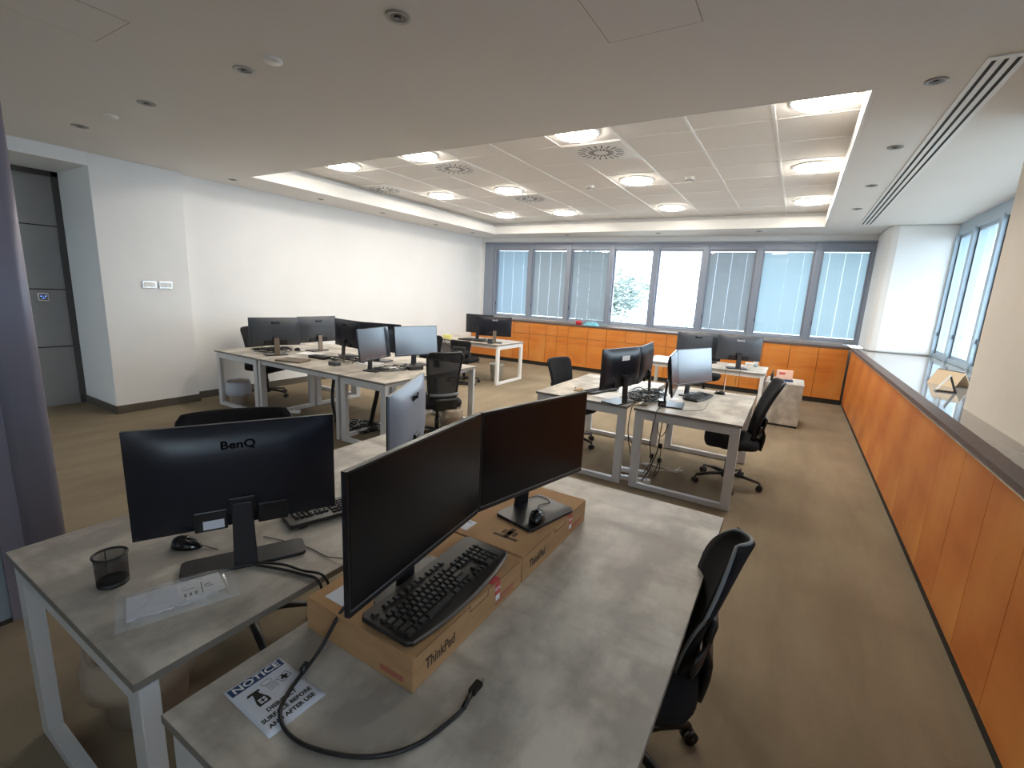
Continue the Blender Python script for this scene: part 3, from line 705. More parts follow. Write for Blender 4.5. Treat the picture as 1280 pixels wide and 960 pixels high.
# ------------------------------------------------------------------ chairs
def chair(label, x, y, yaw, kind='fabric', backtilt=9, arms=False, back_h=1.0, spin=0.0, wide=0.0):
    t = thing('office_chair', label, 'chair', (x, y, 0), R(yaw))
    # seat cushion facing +y
    n = 28; vs = []; prof = [(.80, .405), (.96, .412), (1.0, .435), (.995, .470), (.91, .492), (.6, .500), (.25, .498)]
    for s_, z in prof:
        for i in range(n):
            a = 2 * PI * i / n; ca, sa = math.cos(a), math.sin(a)
            e = .55
            px_ = .25 * math.copysign(abs(ca) ** e, ca) * s_; py_ = .235 * math.copysign(abs(sa) ** e, sa) * s_
            zz = z - (.018 * max(0, (py_ - .1) / .13) ** 2 if py_ > .1 else 0)
            vs.append((px_, py_, zz))
    fs = [(j * n + i, j * n + (i + 1) % n, (j + 1) * n + (i + 1) % n, (j + 1) * n + i) for j in range(len(prof) - 1) for i in range(n)]
    fs += [tuple(range(n - 1, -1, -1)), tuple((len(prof) - 1) * n + i for i in range(n))]
    MB().add(vs, fs, True).build('seat', M['fabric'], t)
    MB().box(-.13, -.13, .395, .13, .12, .434).box(-.06, -.1, .35, .06, .08, .396).build('tilt_mechanism', M['black'], t, bevel=.01)
    MB().tube([(.12, .05, .405), (.24, .06, .40), (.28, .06, .41)], [.006, .006, .012], 8).build('lever', M['black'], t)
    MB().cyl((0, 0), .026, .026, .13, .26, 20).cyl((0, 0), .017, .017, .26, .36, 20).build('gas_column', M['black'], t)
    # backrest
    sy = lambda z: -.215 - .035 * math.sin((z - .50) / .55 * PI * .9) * -1 - (z - .55) * math.tan(R(backtilt))
    def halfw(z):
        q = (z - .50) / (back_h - .50)
        if kind == 'piped': return .085 + .125 * min(1, max(0, q / .62)) ** 1.3 - .15 * (max(0, q - .62) / .38) ** 2
        return .15 + wide + .060 * min(1, max(0, q)) ** .8 - (.03 * max(0, q - .93) / .07)
    nz, nx = 18, 12; zs = [.50 + (back_h - .50) * j / nz for j in range(nz + 1)]
    vs = []; 
    for z in zs:
        w = halfw(z)
        for i in range(nx + 1):
            u = i / nx * 2 - 1
            vs.append((u * w, sy(z) + .045 * u * u, z))
    fs = [(j * (nx + 1) + i, j * (nx + 1) + i + 1, (j + 1) * (nx + 1) + i + 1, (j + 1) * (nx + 1) + i) for j in range(nz) for i in range(nx)]
    if kind == 'mesh':
        MB().add(vs, fs, True).build('back_mesh', M['mesh'], t, solid=.004)
    else:
        MB().add(vs, fs, True).build('back_panel', M['fabric'], t, solid=.026)
    edge = [(-halfw(z), sy(z) + .045, z) for z in zs] + [(u / 6 * halfw(zs[-1]), sy(zs[-1]) + .045 * (u / 6) ** 2, zs[-1] + .004) for u in range(-5, 6)] + [(halfw(z), sy(z) + .045, z) for z in reversed(zs)]
    edge += [(u / 4 * halfw(.5), sy(.5) + .045 * (u / 4) ** 2, .497) for u in range(3, -5, -1)]
    MB().tube(edge, .012 if kind == 'mesh' else .006, 8).build('back_frame', M['black'] if kind == 'mesh' else M['piping'] if kind == 'piped' else M['black'], t)
    m = MB()
    for s in (-1, 1):
        m.tube(spline([(s * .09, -.09, .405), (s * .10, -.18, .40), (s * .10, -.225, .42)], 5), .016, 8)
    bw = .13 if kind != 'piped' else .07
    vs = [(u * bw, -.235 - .02 * math.sin((z - .40) / .28 * PI) if z < .60 else sy(z) - .022, z) for z in ((.405, .45, .50, .55, .60, .66, .70) if kind != 'mesh' else (.405, .42, .44, .46, .48, .50, .53)) for u in (-1, -.5, 0, .5, 1)]
    o = MB().add(vs, [(j * 5 + i, j * 5 + i + 1, (j + 1) * 5 + i + 1, (j + 1) * 5 + i) for j in range(6) for i in range(4)], True).build('back_carrier', M['black'], t, solid=.02)
    m.build('back_bracket', M['black'], t)
    vs = []; 
    for z in ((.56, .585, .61, .635) if kind != 'mesh' else (.55, .56, .57, .58)):
        for i in range(9):
            u = i / 8 * 2 - 1; vs.append((u * .17, sy(z) + .045 * u * u - .03, z))
    fs = [(j * 9 + i, j * 9 + i + 1, (j + 1) * 9 + i + 1, (j + 1) * 9 + i) for j in range(3) for i in range(8)]
    MB().add(vs, fs, True).build('lumbar_support', M['piping'] if kind == 'mesh' else M['black'], t, solid=.014)
    if arms:
        for s in (-1, 1):
            a = MB().tube(spline([(s * .12, -.02, .41), (s * .24, -.02, .42), (s * .275, -.02, .50), (s * .275, -.04, .64)], 5), .015, 8).build('armrest', M['black'], t)
            MB().poly(rrect(.075, .24, .03, 4, s * .275, 0), .64, .665).build('arm_pad', M['black'], a, bevel=.006)
    # star base
    MB().cyl((0, 0), .045, .035, .07, .135, 20).build('base_hub', M['black'], t)
    for k in range(5):
        a = spin + 2 * PI * k / 5 + PI / 2; c, s = math.cos(a), math.sin(a)
        lg = MB().tube([(c * .03, s * .03, .105), (c * .16, s * .16, .10), (c * .29, s * .29, .078)], [.024, .020, .015], 8, .8).build('base_leg', M['black'], t)
        q = Vector((c * .295, s * .295, 0)); tx = Vector((-s, c, 0))
        m = MB()
        for sd in (-1, 1):
            mt = Matrix.Translation(q + tx * .014 * sd + Vector((0, 0, .028))) @ Matrix.Rotation(a + PI / 2, 4, 'Z') @ Matrix.Rotation(PI / 2, 4, 'Y')
            m.cyl((0, 0), .028, .028, -.009, .009, 16, mtx=mt)
        m.tube([q + Vector((0, 0, .03)), q + Vector((0, 0, .078))], .008, 8)
        m.tube([q - tx * .03 + Vector((0, 0, .028)), q + tx * .03 + Vector((0, 0, .028))], .008, 8)
        m.build('caster', M['black'], lg)
    return t
chair('black office chair tucked at the right edge of the foreground desk', -.34, 1.52, 98, 'piped', 17, back_h=.98)
chair('black office chair behind the near left monitor, only its top edge shows', -2.11, 1.11, -119, 'fabric', 24, back_h=1.03, spin=.2, wide=.055)
chair('black office chair at the right side of the right-middle desks', -.36, 4.73, 100, 'fabric', 18, back_h=1.04, spin=.4)
chair('black office chair left of the right-middle desks, its back above the desk', -2.06, 4.90, -104, 'fabric', 16, back_h=.97)
chair('black mesh office chair at the right end of the left group', -3.36, 4.02, 62, 'mesh', 8, back_h=1.03, spin=.3)
chair('black office chair between the left group and the long white wall', -6.60, 3.98, -72, 'fabric', 8, back_h=1.02, spin=.1)
chair('black office chair with a low back before the far left desk', -5.1, 6.85, 10, 'fabric', 6, back_h=.80, spin=.5)
chair('black office chair behind the right end desks of the left group, legs visible below', -4.75, 5.35, 190, 'fabric', 8, back_h=.98)
chair('black office chair at the far right desk, in front of the cabinets', -1.2, 8.55, 180, 'fabric', 8, back_h=.95)

# ------------------------------------------------------------------ foreground items
def cardbox(label, y0, y1):
    t = thing('cardboard_box', label, 'box', (-.865, (y0 + y1) / 2, DZ), 0, 'brown laptop boxes on the foreground desk')
    L = y1 - y0; W = .40; hh = .097
    bx(-W / 2, -L / 2, 0, W / 2, L / 2, hh).build('box_body', M['card'], t, bevel=.0025)
    x = W / 2
    fl = MB().box(-W / 2 + .002, -L / 2 + .002, hh, W / 2, L / 2 - .002, hh + .0012).build('lid', M['card'], t)
    MB().box(x - .003, -L / 2 + .01, hh - .0015, x + .0007, -.03, hh - .0003).box(x - .003, .06, hh - .0015, x + .0007, L / 2 - .02, hh - .0003).box(x, -.03, hh - .018, x + .0007, -.028, hh - .001).box(
        x, -.03, hh - .019, x + .0007, .06, hh - .017).box(x, .058, hh - .018, x + .0007, .06, hh - .001).build('lid_joint', M['card_in'], t)
    text('print', 'ThinkPad', .044, M['ink_f'], t, (x + .0006, -L / 2 + .105, .046), (R(90), 0, R(90)), .0004, .72, .0008)
    MB().box(x, L / 2 - .16, .018, x + .0008, L / 2 - .05, .022).box(x, L / 2 - .16, .028, x + .0008, L / 2 - .05, .040).build('red_print', M['red_faded'], t)
    se = MB().box(x, .10, .050, x + .001, .125, hh - .004).box(x - .04, .085, hh + .0013, x, .128, hh + .0022).build('seal_sticker', M['red'], t)
    MB().box(x + .001, .102, .034, x + .0016, .124, .052).build('seal_label', M['white'], se)
    text('seal_text', 'SEAL', .016, M['white'], se, (x + .0012, .1125, .073), (R(90), R(0), R(90)), .0003)
    MB().box(.09, -L / 2 - .0008, .016, .17, -L / 2, .032).build('end_print', M['red_faded'], t)
    MB().box(-.16, -L / 2 + .03, hh + .0013, -.06, -L / 2 + .10, hh + .002).build('address_label', M['paper'], t)
    text('label_text', 'THINKPAD', .014, M['ink'], t, (-.11, -L / 2 + .085, hh + .0021), (0, 0, 0), .0002)
    m = MB()
    for k in range(3): m.box(.05 + k * .022, -.18, hh + .0013, .066 + k * .022, -.15, hh + .0018)
    m.box(.03, -.205, hh + .0013, .13, -.19, hh + .0018).box(.07, -.20, hh + .0013, .09, -.13, hh + .0018).build('handling_marks', M['ink_f'], t)
cardbox('brown cardboard laptop box under the keyboard, nearer of the two', .722, 1.246)
cardbox('brown cardboard laptop box carrying a monitor foot and mouse, farther of the two', 1.254, 1.80)

# notice sheet
nt_ = thing('notice_sheet', 'white notice sheet with navy heading lying on the foreground desk under a black cable', 'sign', (-.935, .54, DZ), R(3))
nx, ny = 12, 8
# sheet: local x = reading direction, y = up
W2, H2 = .070, .098
vs = []
for j in range(ny + 1):
    for i in range(nx + 1):
        u = i / nx * 2 - 1; v = j / ny * 2 - 1
        vs.append((u * W2, v * H2, .0006))
fs = [(j * (nx + 1) + i, j * (nx + 1) + i + 1, (j + 1) * (nx + 1) + i + 1, (j + 1) * (nx + 1) + i) for j in range(ny) for i in range(nx)]
sheet = MB().add(vs, fs, True).build('sheet', M['paper'], nt_, solid=.0008)
MB().box(-.064, .066, .0012, .064, .092, .0018).build('heading_band', M['navy'], sheet)
text('heading', 'NOTICE', .027, M['white'], sheet, (0, .0785, .0019), (0, 0, 0), .0002, 1.15, .0006)
ic = MB().poly([(-.040, -.008), (-.012, -.008), (-.012, .006), (-.020, .030), (-.034, .030), (-.040, .006)], .0012, .0017)
ic.poly([(-.034, .030), (-.020, .030), (-.020, .037), (-.014, .037), (-.016, .043), (-.042, .043), (-.046, .036), (-.040, .036), (-.034, .037)], .0012, .0017)
ic.build('spray_bottle_icon', M['ink'], sheet)
MB().box(-.034, -.003, .0017, -.018, .013, .0021).build('icon_patch', M['paper'], sheet)
MB().box(-.0275, -.001, .0021, -.0245, .011, .0024).box(-.032, .0035, .0021, -.020, .0065, .0024).build('icon_cross', M['ink'], sheet)
c_ = MB().tube([(.006 + .013 * math.cos(q / 10 * 2 * PI) * (1 + .15 * math.sin(q * 2.2)), .047 + .008 * math.sin(q / 10 * 2 * PI), .0014) for q in range(11)], .0005, 4)
for k in range(4): c_.box(-.002, .018 + k * .006, .0012, .022 + k * .001, .0188 + k * .006, .0016)
c_.build('icon_lines', M['ink'], sheet)
mt = Matrix.Translation((.042, .030, 0)) @ Matrix.Rotation(.3, 4, 'Z')
MB().box(-.014, -.011, .0012, .014, -.0102, .0016, mt).box(-.014, .0102, .0012, .014, .011, .0016, mt).box(-.014, -.011, .0012, -.0132, .011, .0016, mt).box(.0132, -.011, .0012, .014, .011, .0016, mt).box(
    -.003, -.009, .0012, .003, .009, .0017, mt).box(-.009, -.003, .0012, .009, .003, .0017, mt).build('wipe_icon', M['ink'], sheet)
for s_, yy_ in (('DISINFECT', -.030), ('SURFACE BEFORE', -.052), ('AND AFTER USE', -.074)):
    text('sheet_text', s_, .0165, M['ink'], sheet, (0, yy_, .0013), (0, 0, 0), .0002, .92, .0005)
nt_.rotation_euler.z = R(88)

# loose display cable
cb = thing('display_cable', 'thick black display cable curling over the notice sheet on the foreground desk', 'cable', (0, 0, DZ))
pts = [(-.90, .775, .16), (-.935, .735, .10), (-.93, .66, .035), (-.925, .60, .0075), (-.905, .555, .0075), (-.875, .515, .0065), (-.82, .495, .0055), (-.75, .50, .0055), (-.66, .535, .0055), (-.60, .58, .0055), (-.56, .64, .0055), (-.54, .72, .0055), (-.535, .76, .0055)]
MB().tube(spline(pts, 6), .0048, 10).build('cord', M['cable'], cb)
MB().tube([(-.536, .755, .0065), (-.545, .80, .0065)], .0065, 8).box(-.555, .80, .001, -.536, .835, .013).build('plug', M['black'], cb)
MB().tube([(-.936, .63, .018), (-.932, .61, .010)], .009, 10).build('ferrite', M['black'], cb)
MB().box(-.551, .835, .004, -.541, .848, .010).build('connector_tip', M['chrome'], cb)

# pen cup
cp = thing('pen_cup', 'empty black wire mesh pen cup on the lower left desk', 'cup', (-1.735, .505, DZ))
MB().lathe([(.040, .003), (.0425, .098)], 36).build('mesh_wall', M['netting'], cp, solid=.0012)
MB().cyl((0, 0), .041, .041, 0, .004, 36).build('cup_base', M['wire'], cp)
MB().lathe([(.0405, .0), (.0415, .002), (.0415, .014), (.0405, .014)], 36).build('base_ring', M['wire'], cp)
MB().tube([(.043 * math.cos(q / 36 * 2 * PI), .043 * math.sin(q / 36 * 2 * PI), .099) for q in range(37)], .004, 8).build('rim', M['wire'], cp)
MB().box(-.0415, -.0015, .01, -.0400, .0015, .098).build('seam', M['wire'], cp)

# plastic bag with papers
pb = thing('plastic_bag', 'clear zip plastic bag with folded papers on the lower left desk', 'bag', (-1.495, .585, DZ), R(70))
def crumple(w, d, amp, zb, seed, nx=16, ny=12):
    r_ = random.Random(seed); m = MB(); vs = []
    for j in range(ny + 1):
        for i in range(nx + 1):
            u = i / nx * 2 - 1; v = j / ny * 2 - 1
            vs.append((u * w / 2, v * d / 2, zb + amp * (1 - u ** 4) * (1 - v ** 4) * (.55 + .45 * r_.random())))
    return m.add(vs, [(j * (nx + 1) + i, j * (nx + 1) + i + 1, (j + 1) * (nx + 1) + i + 1, (j + 1) * (nx + 1) + i) for j in range(ny) for i in range(nx)], True)
crumple(.30, .19, .026, .004, 4, 26, 18).build('bag_film', M['poly'], pb)
p1 = MB().box(-.125, -.055, .002, .10, .07, .007).build('papers', M['paper'], pb, bevel=.001)
p2 = MB().box(-.0, -.045, .0072, .115, .06, .0085, Matrix.Rotation(.06, 4, 'Z')).build('instruction_leaflet', M['white'], pb)
m = MB()
m.box(.012, -.026, .0086, .018, -.008, .009).box(.026, -.026, .0086, .032, -.008, .009).box(.04, -.026, .0086, .046, -.008, .009).box(.058, -.028, .0086, .061, .034, .009).box(.012, .012, .0086, .04, .015, .009).box(.066, -.0, .0086, .09, .004, .009).box(
    .066, .012, .0086, .084, .016, .009)
m.build('printing', M['ink'], p2)
MB().box(.118, -.09, .003, .1195, .09, .007).box(.124, -.09, .003, .1255, .09, .007).build('zip_strip', M['poly'], pb)

# cables hanging from the lower left desk
def cable(label, pts, r=.004, m_='cable', name='power_cable', k=6, group=None):
    o = MB().tube(spline(pts, k), r, 7).build(name, M[m_]); return tag(o, label, 'cable', group)
cable('twisted black monitor cables running over the edge of the lower left desk', [(-1.47, .80, .76), (-1.40, .83, .757), (-1.30, .86, .757), (-1.222, .875, .752), (-1.205, .88, .66), (-1.21, .90, .50), (-1.2, .93, .3)], .005)
cable('second black cable beside the twisted one at the edge of the lower left desk', [(-1.47, .81, .762), (-1.39, .86, .757), (-1.31, .875, .757), (-1.222, .90, .752), (-1.2, .91, .64), (-1.19, .93, .50), (-1.17, .95, .3)], .0045)
cable('thin keyboard cable lying across the lower left desk corner', [(-1.62, .93, .754), (-1.52, .96, .753), (-1.42, .98, .753), (-1.32, .98, .753), (-1.222, 1.0, .751), (-1.205, 1.0, .60), (-1.2, 1.0, .45)], .0018)

# bins
def bin_(label, x, y, r0, r1, h, m_, bag=None, bagh=0, name='waste_bin'):
    t = thing(name, label, 'bin', (x, y, 0))
    MB().lathe([(0, .004), (r0, .004), (r1, h), (r1 + .008, h), (r1 + .008, h - .015), (r1 - .004, h - .016), (r0 - .004, .01), (0, .01)], 32).build('bucket', M[m_], t)
    if bag:
        rr = random.Random(int(abs(x) * 100)); n = 32; vs = []; prof = [(r1 * .86, h * .55), (r1 * .93, h * .8), (r1 + .012, h + .012), (r1 + .022, h - .02), (r1 + .028, h - bagh * .6), (r1 + .02, h - bagh)]
        for r, z in prof:
            for i in range(n):
                a_ = 2 * PI * i / n; w_ = rr.uniform(-.006, .008); vs.append(((r + w_) * math.cos(a_), (r + w_) * math.sin(a_), z + rr.uniform(-.008, .008)))
        fs = [(j * n + i, j * n + (i + 1) % n, (j + 1) * n + (i + 1) % n, (j + 1) * n + i) for j in range(len(prof) - 1) for i in range(n)]
        MB().add(vs, fs, True).build('bin_bag', M[bag], t, solid=.001)
    return t
bin_('beige waste bin with a bin bag under the lower left desk', -2.04, .66, .13, .165, .31, 'bin', 'bag_w', .16)
bin_('waste bin with bluish bag under the leftmost desk of the left group', -6.42, 3.46, .11, .13, .32, 'bin', 'bag', .17)
bin_('waste bin with clear bag under the mesh chair of the left group', -3.50, 4.42, .11, .14, .27, 'bin', 'bag_w', .12)
bin_('pale grey waste bin under the far left desk', -4.82, 7.52, .10, .135, .33, 'bin_g')

# ------------------------------------------------------------------ items on the left group
def slab(name, label, cat, x, y, z, yaw, w, d, h, m_, part='body', extra=None):
    t = thing(name, label, cat, (x, y, z), R(yaw))
    bx(-w / 2, -d / 2, 0, w / 2, d / 2, h).build(part, M[m_], t, bevel=min(h * .2, .004))
    if extra: extra(t, w, d, h)
    return t
def vents(t, w, d, h):
    m = MB()
    for k in range(5): m.box(-w / 2 - .0006, -d * .3 + k * d * .14, h * .3, -w / 2, -d * .3 + k * d * .14 + .006, h * .7)
    m.build('vent_slots', M['rim'], t); MB().box(w / 2 - .02, -d * .2, h, w / 2 - .01, -d * .1, h + .001).build('indicator', M['rim'], t)
def lapt(t, w, d, h):
    MB().box(-w / 2, d / 2 - .012, h - .001, w / 2, d / 2 - .004, h + .002).build('hinge', M['rim'], t)
slab('laptop', 'closed brown laptop near the front edge of the left group', 'laptop', -5.17, 3.46, Z, 17, .34, .22, .022, 'stand_b', 'lid', lapt)
slab('docking_station', 'flat dark docking box before the second monitor of the left group', 'docking station', -5.16, 3.83, Z, 5, .28, .12, .035, 'black', 'case', vents)
slab('docking_station', 'small grey block right of the flat docking box', 'docking station', -4.62, 3.63, Z, 0, .13, .08, .04, 'monback_l', 'case', vents)
slab('docking_station', 'dark box in front of the pale blue screen', 'docking station', -3.78, 4.10, Z, 70, .18, .10, .04, 'black', 'case', vents)
slab('docking_station', 'upright dark box right of the pale blue screen foot', 'docking station', -3.72, 4.43, Z, 20, .07, .07, .09, 'black', 'case', vents)
slab('docking_station', 'dark block on the far left desk corner by the brown monitor neck', 'docking station', -4.72, 7.12, Z, 10, .09, .07, .09, 'monback_l', 'case', vents)
slab('sticky_note_pad', 'yellow note block hanging over the front edge of the far left desk', 'note pad', -5.72, 7.11, Z, 10, .15, .08, .08, 'yellow', 'pad', lambda t, w, d, h: MB().box(-.07, -.041, .0, .0, -.0402, .02).build('fold', M['tan'], t))
slab('docking_station', 'black box lying on the far left desk behind its left monitor', 'docking station', -5.35, 7.22, Z, 4, .3, .1, .03, 'black', 'case', vents)
for i, (x, y, yw, lab) in enumerate(((-5.55, 3.98, 10, 'loose white sheets between the leftmost monitors of the left group'), (-4.45, 4.0, 20, 'loose white sheets under the middle monitors of the left group'),
                                     (-3.95, 4.08, 70, 'white papers at the foot of the pale blue screen'), (-1.46, 4.36, 75, 'white papers under the black monitor of the right-middle desks'),
                                     (-1.02, 4.62, 65, 'white papers between the monitors of the right-middle desks'))):
    t = thing('paper_stack', lab, 'papers', (x, y, Z), R(yw))
    for k in range(3):
        bx(-.15, -.105, .0006 + k * .0022, .15, .105, .0022 + k * .0022).build('sheet', M['white'], t, rot=(0, 0, R(k * 9 - 9)))
rr = random.Random(11)
def tangle(label, cx, cy, z0, rx, ry, n, zr=.03, r=.004, m_='cable', seed=1):
    q = random.Random(seed); m = MB()
    for _ in range(n):
        a0 = q.uniform(0, 6.28); pts = []
        for k in range(7):
            a_ = a0 + k * q.uniform(.5, 1.1); s_ = q.uniform(.25, 1)
            pts.append((rx * s_ * math.cos(a_), ry * s_ * math.sin(a_), r + q.uniform(0, zr)))
        m.tube(spline(pts, 4), r, 6)
    o = m.build('cable_tangle', M[m_]); o.location = (cx, cy, z0); return tag(o, label, 'cables', None, 'stuff')
tangle('tangle of black cables on the desk by the leftmost monitors', -6.0, 3.75, Z, .22, .28, 8, .05, seed=1)
tangle('tangle of black cables in the middle of the left group', -4.75, 3.95, Z, .35, .22, 9, .04, seed=2)
tangle('tangle of cables around the foot of the dark slate screen', -3.95, 3.95, Z, .2, .3, 7, .03, .003, seed=3)
tangle('tangle of black cables between the two right-middle desks', -1.15, 4.55, Z, .18, .38, 14, .06, .004, seed=4)
tangle('tangle of pale cables between the two right-middle desks', -1.18, 4.75, Z, .2, .35, 4, .05, .003, 'cable_w', seed=14)
tangle('heap of black cables on the floor under the left group', -4.35, 3.72, 0, .32, .25, 18, .07, .005, seed=5)
tangle('pale cables on the floor under the left group', -4.40, 3.68, .01, .22, .18, 4, .07, .004, 'cable_w', seed=6)
tangle('dark cables on the far left desk', -5.2, 7.3, Z, .35, .12, 8, .03, .004, seed=7)
tangle('cables on the far left desk floor below the chair', -5.05, 6.75, 0, .25, .15, 7, .03, .005, seed=8)
tangle('white ring of cable on the floor under the right-middle desks', -.98, 4.75, 0, .24, .2, 2, .01, .004, 'cable_w', seed=9)
# hanging cables
cable('thick black cable bundle hanging under the left group, left one', [(-5.05, 4.0, .70), (-5.08, 3.98, .5), (-5.02, 3.9, .3), (-4.95, 3.85, .15), (-4.7, 3.7, .02)], .022)
cable('thick black cable bundle hanging under the left group, right one', [(-3.98, 3.72, .70), (-4.0, 3.72, .5), (-4.08, 3.74, .3), (-4.15, 3.75, .12), (-4.2, 3.7, .03)], .026)
cable('thin cable hanging beside the right bundle of the left group', [(-3.82, 3.7, .70), (-3.85, 3.72, .4), (-3.9, 3.74, .2), (-4.0, 3.75, .03)], .005)
P_ = [(-1.155, 4.3), (-1.13, 4.36), (-.98, 4.5), (-.93, 4.42), (-.86, 4.5), (-.96, 4.3)]
for i, (dx, z_, lab) in enumerate(((0, .30, 'black cable looping down in the gap between the right-middle desks, outer'), (.02, .36, 'black cable looping down in the gap between the right-middle desks, inner'))):
    cable(lab, [(-1.06 + dx, 4.2, .757), (-1.14, 4.12, .755), (-1.155, 4.08, .70), (-1.16, 4.08, .5), (-1.13 + dx, 4.12, z_), (-1.1, 4.2, .1)], .004)
cable('black cable running from the adapter over the front edge of the right-middle desk', [(-.935, 4.27, .775), (-.925, 4.15, .758), (-.92, 4.045, .752), (-.925, 4.03, .66), (-.96, 4.1, .45), (-.98, 4.3, .2), (-1.05, 4.35, .05)], .004)
cable('black cable with hanging plug under the right-middle desk, left', [(-.99, 4.5, .70), (-1.0, 4.5, .5), (-.95, 4.45, .42), (-.9, 4.45, .5), (-.87, 4.5, .70)], .004)
cable('black cable hanging straight under the right-middle desk', [(-.93, 4.4, .70), (-.94, 4.38, .45), (-.95, 4.38, .28), (-.99, 4.3, .12), (-1.02, 4.2, .03)], .005)
for i, (x, y, z_, lab) in enumerate(((-.935, 4.42, .33, 'black plug hanging in the cables under the right-middle desk'), (-1.0, 4.4, .22, 'black plug lower in the cables, left'), (-.92, 4.38, .2, 'black plug lower in the cables, right'))):
    t = thing('cable_plug', lab, 'plug', (x, y, z_)); MB().box(-.018, -.015, -.02, .018, .015, .025).build('plug_body', M['black'], t, bevel=.006)
    MB().cyl((-.008, 0), .003, .003, .025, .042, 8).cyl((.008, 0), .003, .003, .025, .042, 8).build('pins', M['chrome'], t)
    cable('thin cord carrying the plug ' + ['in the middle', 'at the left', 'at the right'][i] + ' under the right-middle desk', [(x, y, z_ - .018), (x + .01, y + .01, z_ - .08), (x - .03, y, .02)], .0035)
def strip(label, x, y, yaw):
    t = thing('power_strip', label, 'power strip', (x, y, 0), R(yaw))
    bx(-.15, -.028, 0, .15, .028, .04).build('housing', M['white_paint'], t, bevel=.005)
    for k in range(4): MB().cyl((-.105 + k * .07, 0), .019, .019, .0401, .0412, 20).build('socket', M['rim'], t)
strip('white power strip on the floor in the gap between the right-middle desks, farther', -1.17, 4.42, 10)
strip('white power strip on the floor in the gap between the right-middle desks, nearer', -1.10, 4.22, 10)
strip('white power strip on the floor beneath the leftmost pair of monitors', -5.55, 3.62, 30)
t = thing('power_adapter', 'black power adapter at the front of the right-middle desk', 'adapter', (-.935, 4.29, Z), R(15))
MB().box(-.035, -.045, 0, .035, .045, .06).build('case', M['blackg'], t, bevel=.006); MB().box(-.02, -.046, .02, .02, -.0452, .04).build('rating_plate', M['rim'], t)
cable('thin mouse cable in front of the bright screen foot', [(-.9, 4.3, .754), (-.72, 4.25, .754), (-.6, 4.4, .754), (-.6, 4.7, .754)], .002)
cable('white cable rising from the mouse behind the right-middle desk', [(-.575, 5.37, .765), (-.56, 5.48, .757), (-.56, 5.53, .80), (-.57, 5.6, .9)], .0022, 'cable_w')

# far desks
t = thing('pedestal', 'wood-look pedestal standing at the right of the far right desk', 'cabinet', (.0, 7.86, 0))
bx(-.235, -.31, .03, .235, .31, .60).build('carcass', M['desk'], t, bevel=.003); bx(-.24, -.315, .6, .24, .315, .622).build('top', M['desk'], t, bevel=.002)
bx(-.23, -.30, 0, .23, .30, .03).build('plinth', M['shadow_gap'], t)
for k in range(3): bx(-.248, -.3, .04 + k * .188, -.236, .3, .222 + k * .188).build('drawer', M['desk'], t, bevel=.002)
t = thing('pedestal', 'grey pedestal under the left end of the far left desk', 'cabinet', (-6.55, 7.95, 0))
bx(-.3, -.3, .02, .3, .3, .60).build('carcass', M['grey_ped'], t, bevel=.003); bx(-.31, -.31, .6, .31, .31, .62).build('top', M['desk'], t); 
for k in range(3): bx(-.29, -.312, .03 + k * .19, .29, -.3, .21 + k * .19).build('drawer', M['grey_ped'], t, bevel=.002)
t = thing('card_box', 'small peach coloured box leaning on the pedestal by the far right desk', 'box', (-.02, 7.80, .622), R(15))
bx(-.10, -.03, .03, .10, .03, .16).build('carton', M['peach'], t, bevel=.002); bx(-.11, -.05, 0, .11, .05, .028).build('tray', M['navy'], t, bevel=.003)
MB().box(-.08, -.031, .1, .0, -.0302, .13).build('print', M['red'], t)
t = thing('bottle', 'small dark bottle beside the peach box on the pedestal', 'bottle', (-.17, 7.72, .622)); MB().lathe([(0, 0), (.02, 0), (.02, .09), (.008, .11), (.008, .14), (0, .14)], 16).build('body', M['black'], t)
MB().cyl((0, 0), .009, .009, .141, .16, 12).build('cap', M['rim'], t)
t = thing('drinking_glass', 'small clear glass of pale liquid on the far right desk', 'glass', (-.42, 8.02, Z)); MB().lathe([(0, .002), (.03, .002), (.035, .10), (.033, .10), (.028, .006), (0, .006)], 20).build('tumbler', M['poly'], t)
MB().cyl((0, 0), .027, .029, .007, .05, 20).build('liquid', M['teal'], t)
slab('note_block', 'pale paper packet behind the glass on the far right desk', 'papers', -.5, 8.12, Z, 10, .14, .06, .05, 'white', 'packet', lambda t, w, d, h: bx(-.05, -.031, .02, .05, -.0302, .03).build('print', M['tan'], t))
slab('pen_case', 'small dark blue case at the front edge of the far right desk', 'case', -1.05, 7.5, Z, 5, .1, .05, .03, 'blue', 'case', vents)
cable('black cable hanging from the far right desk, left one', [(-.75, 7.62, .76), (-.76, 7.5, .757), (-.76, 7.35, .752), (-.76, 7.345, .5), (-.78, 7.4, .05)], .003)
cable('black cable hanging from the far right desk, right one', [(-.55, 7.62, .76), (-.56, 7.5, .757), (-.57, 7.35, .752), (-.57, 7.345, .5), (-.6, 7.4, .05)], .003)
cable('black cable drooping under the left end of the far left desk', [(-5.75, 7.2, .76), (-5.73, 7.04, .752), (-5.65, 7.0, .66), (-5.4, 7.0, .55), (-5.3, 7.0, .45)], .005)

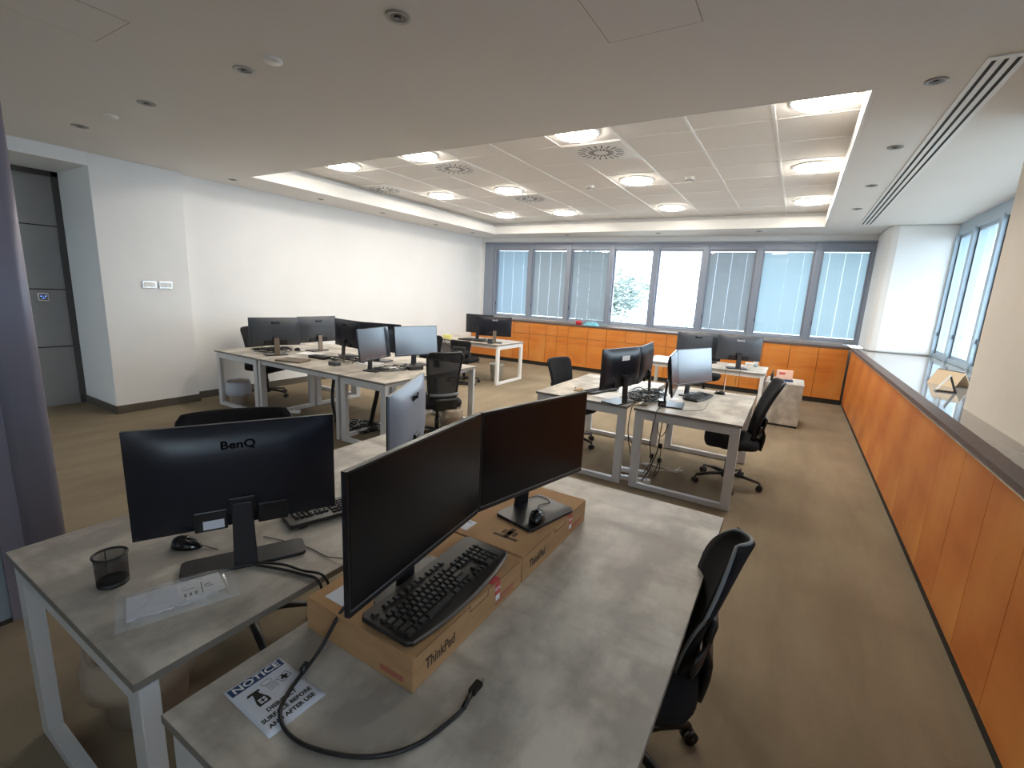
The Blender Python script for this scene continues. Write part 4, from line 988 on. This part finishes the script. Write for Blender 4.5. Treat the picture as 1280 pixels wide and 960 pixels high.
# sill things
t = thing('red_container', 'small red container on the far window sill', 'container', (-4.22, 9.98, 1.04)); MB().lathe([(0, 0), (.06, 0), (.075, .05), (.07, .08), (0, .085)], 20).build('body', M['redobj'], t); MB().lathe([(.04, .084), (.045, .09), (0, .092)], 16).build('lid', M['redobj'], t)
t = tag(crumple(.34, .18, .09, .001, 21, 14, 8).build('folded_cloth', M['teal']), 'crumpled teal cloth on the far window sill beside the red container', 'cloth'); t.location = (-3.92, 10.0, 1.04)
t = thing('desk_calendar', 'tan tent-shaped desk calendar on the stone ledge between the pillar and corner column', 'calendar', (1.33, 5.88, 1.0405), R(-58))
def tent(w, d, h, th): 
    m = MB()
    for s in (-1, 1):
        m.add([(-w / 2, s * d / 2, 0), (w / 2, s * d / 2, 0), (w / 2, s * .002, h), (-w / 2, s * .002, h), (-w / 2, s * (d / 2 - th), 0), (w / 2, s * (d / 2 - th), 0), (w / 2, -s * .001, h - th), (-w / 2, -s * .001, h - th)],
              [(0, 1, 2, 3), (4, 7, 6, 5), (0, 3, 7, 4), (1, 5, 6, 2), (0, 4, 5, 1), (3, 2, 6, 7)])
    return m
tent(.28, .16, .14, .004).build('stand', M['tan'], t)
MB().tube([(-.135, 0, .141), (.135, 0, .141)], .005, 8).build('binding', M['rim'], t)
t = thing('table_sign', 'small white triangular sign with dark sides in front of the tan calendar', 'sign', (1.22, 5.38, 1.0405), R(-8))
m = MB()
m.add([(-.085, -.03, 0), (-.085, .03, 0), (.0, .03, .15), (.0, -.03, .15), (-.078, -.03, .0), (-.078, .03, .0), (.004, .03, .143), (.004, -.03, .143)], [(0, 1, 2, 3), (4, 7, 6, 5), (0, 3, 7, 4), (1, 5, 6, 2), (0, 4, 5, 1), (3, 2, 6, 7)])
m.build('face', M['white'], t)
m = MB()
m.add([(.06, -.03, 0), (.06, .03, 0), (.004, .03, .146), (.004, -.03, .146), (.045, -.03, .0), (.045, .03, .0), (-.006, .03, .13), (-.006, -.03, .13)], [(0, 1, 2, 3), (4, 7, 6, 5), (0, 3, 7, 4), (1, 5, 6, 2), (0, 4, 5, 1), (3, 2, 6, 7)])
m.box(-.085, -.03, 0, .06, .03, .012).build('side', M['blackg'], t)

# ------------------------------------------------------------------ light
w = bpy.data.worlds.new('sky'); S.world = w; w.use_nodes = True
N = w.node_tree.nodes; L = w.node_tree.links
bg = N['Background']; tc = N.new('ShaderNodeTexCoord'); sp = N.new('ShaderNodeSeparateXYZ'); cr = N.new('ShaderNodeValToRGB')
L.new(tc.outputs['Generated'], sp.inputs[0]); mr = N.new('ShaderNodeMapRange'); mr.inputs['From Min'].default_value = -.30; mr.inputs['From Max'].default_value = .70
L.new(sp.outputs['Z'], mr.inputs['Value']); L.new(mr.outputs['Result'], cr.inputs['Fac'])
cr.color_ramp.elements[0].position = .05; cr.color_ramp.elements[0].color = (.24, .25, .24, 1)
e_ = cr.color_ramp.elements.new(.22); e_.color = (.80, .90, .95, 1)
cr.color_ramp.elements[2].position = .8; cr.color_ramp.elements[1].color = (.75, .88, 1.0, 1)
L.new(cr.outputs['Color'], bg.inputs['Color']); bg.inputs['Strength'].default_value = 4.0

S.view_settings.view_transform = 'Standard'; S.view_settings.look = 'None'; S.view_settings.gamma = 1; S.view_settings.exposure = 1.15
S.view_settings.use_curve_mapping = False
S.cycles.max_bounces = 8; S.cycles.diffuse_bounces = 5; S.cycles.transparent_max_bounces = 16
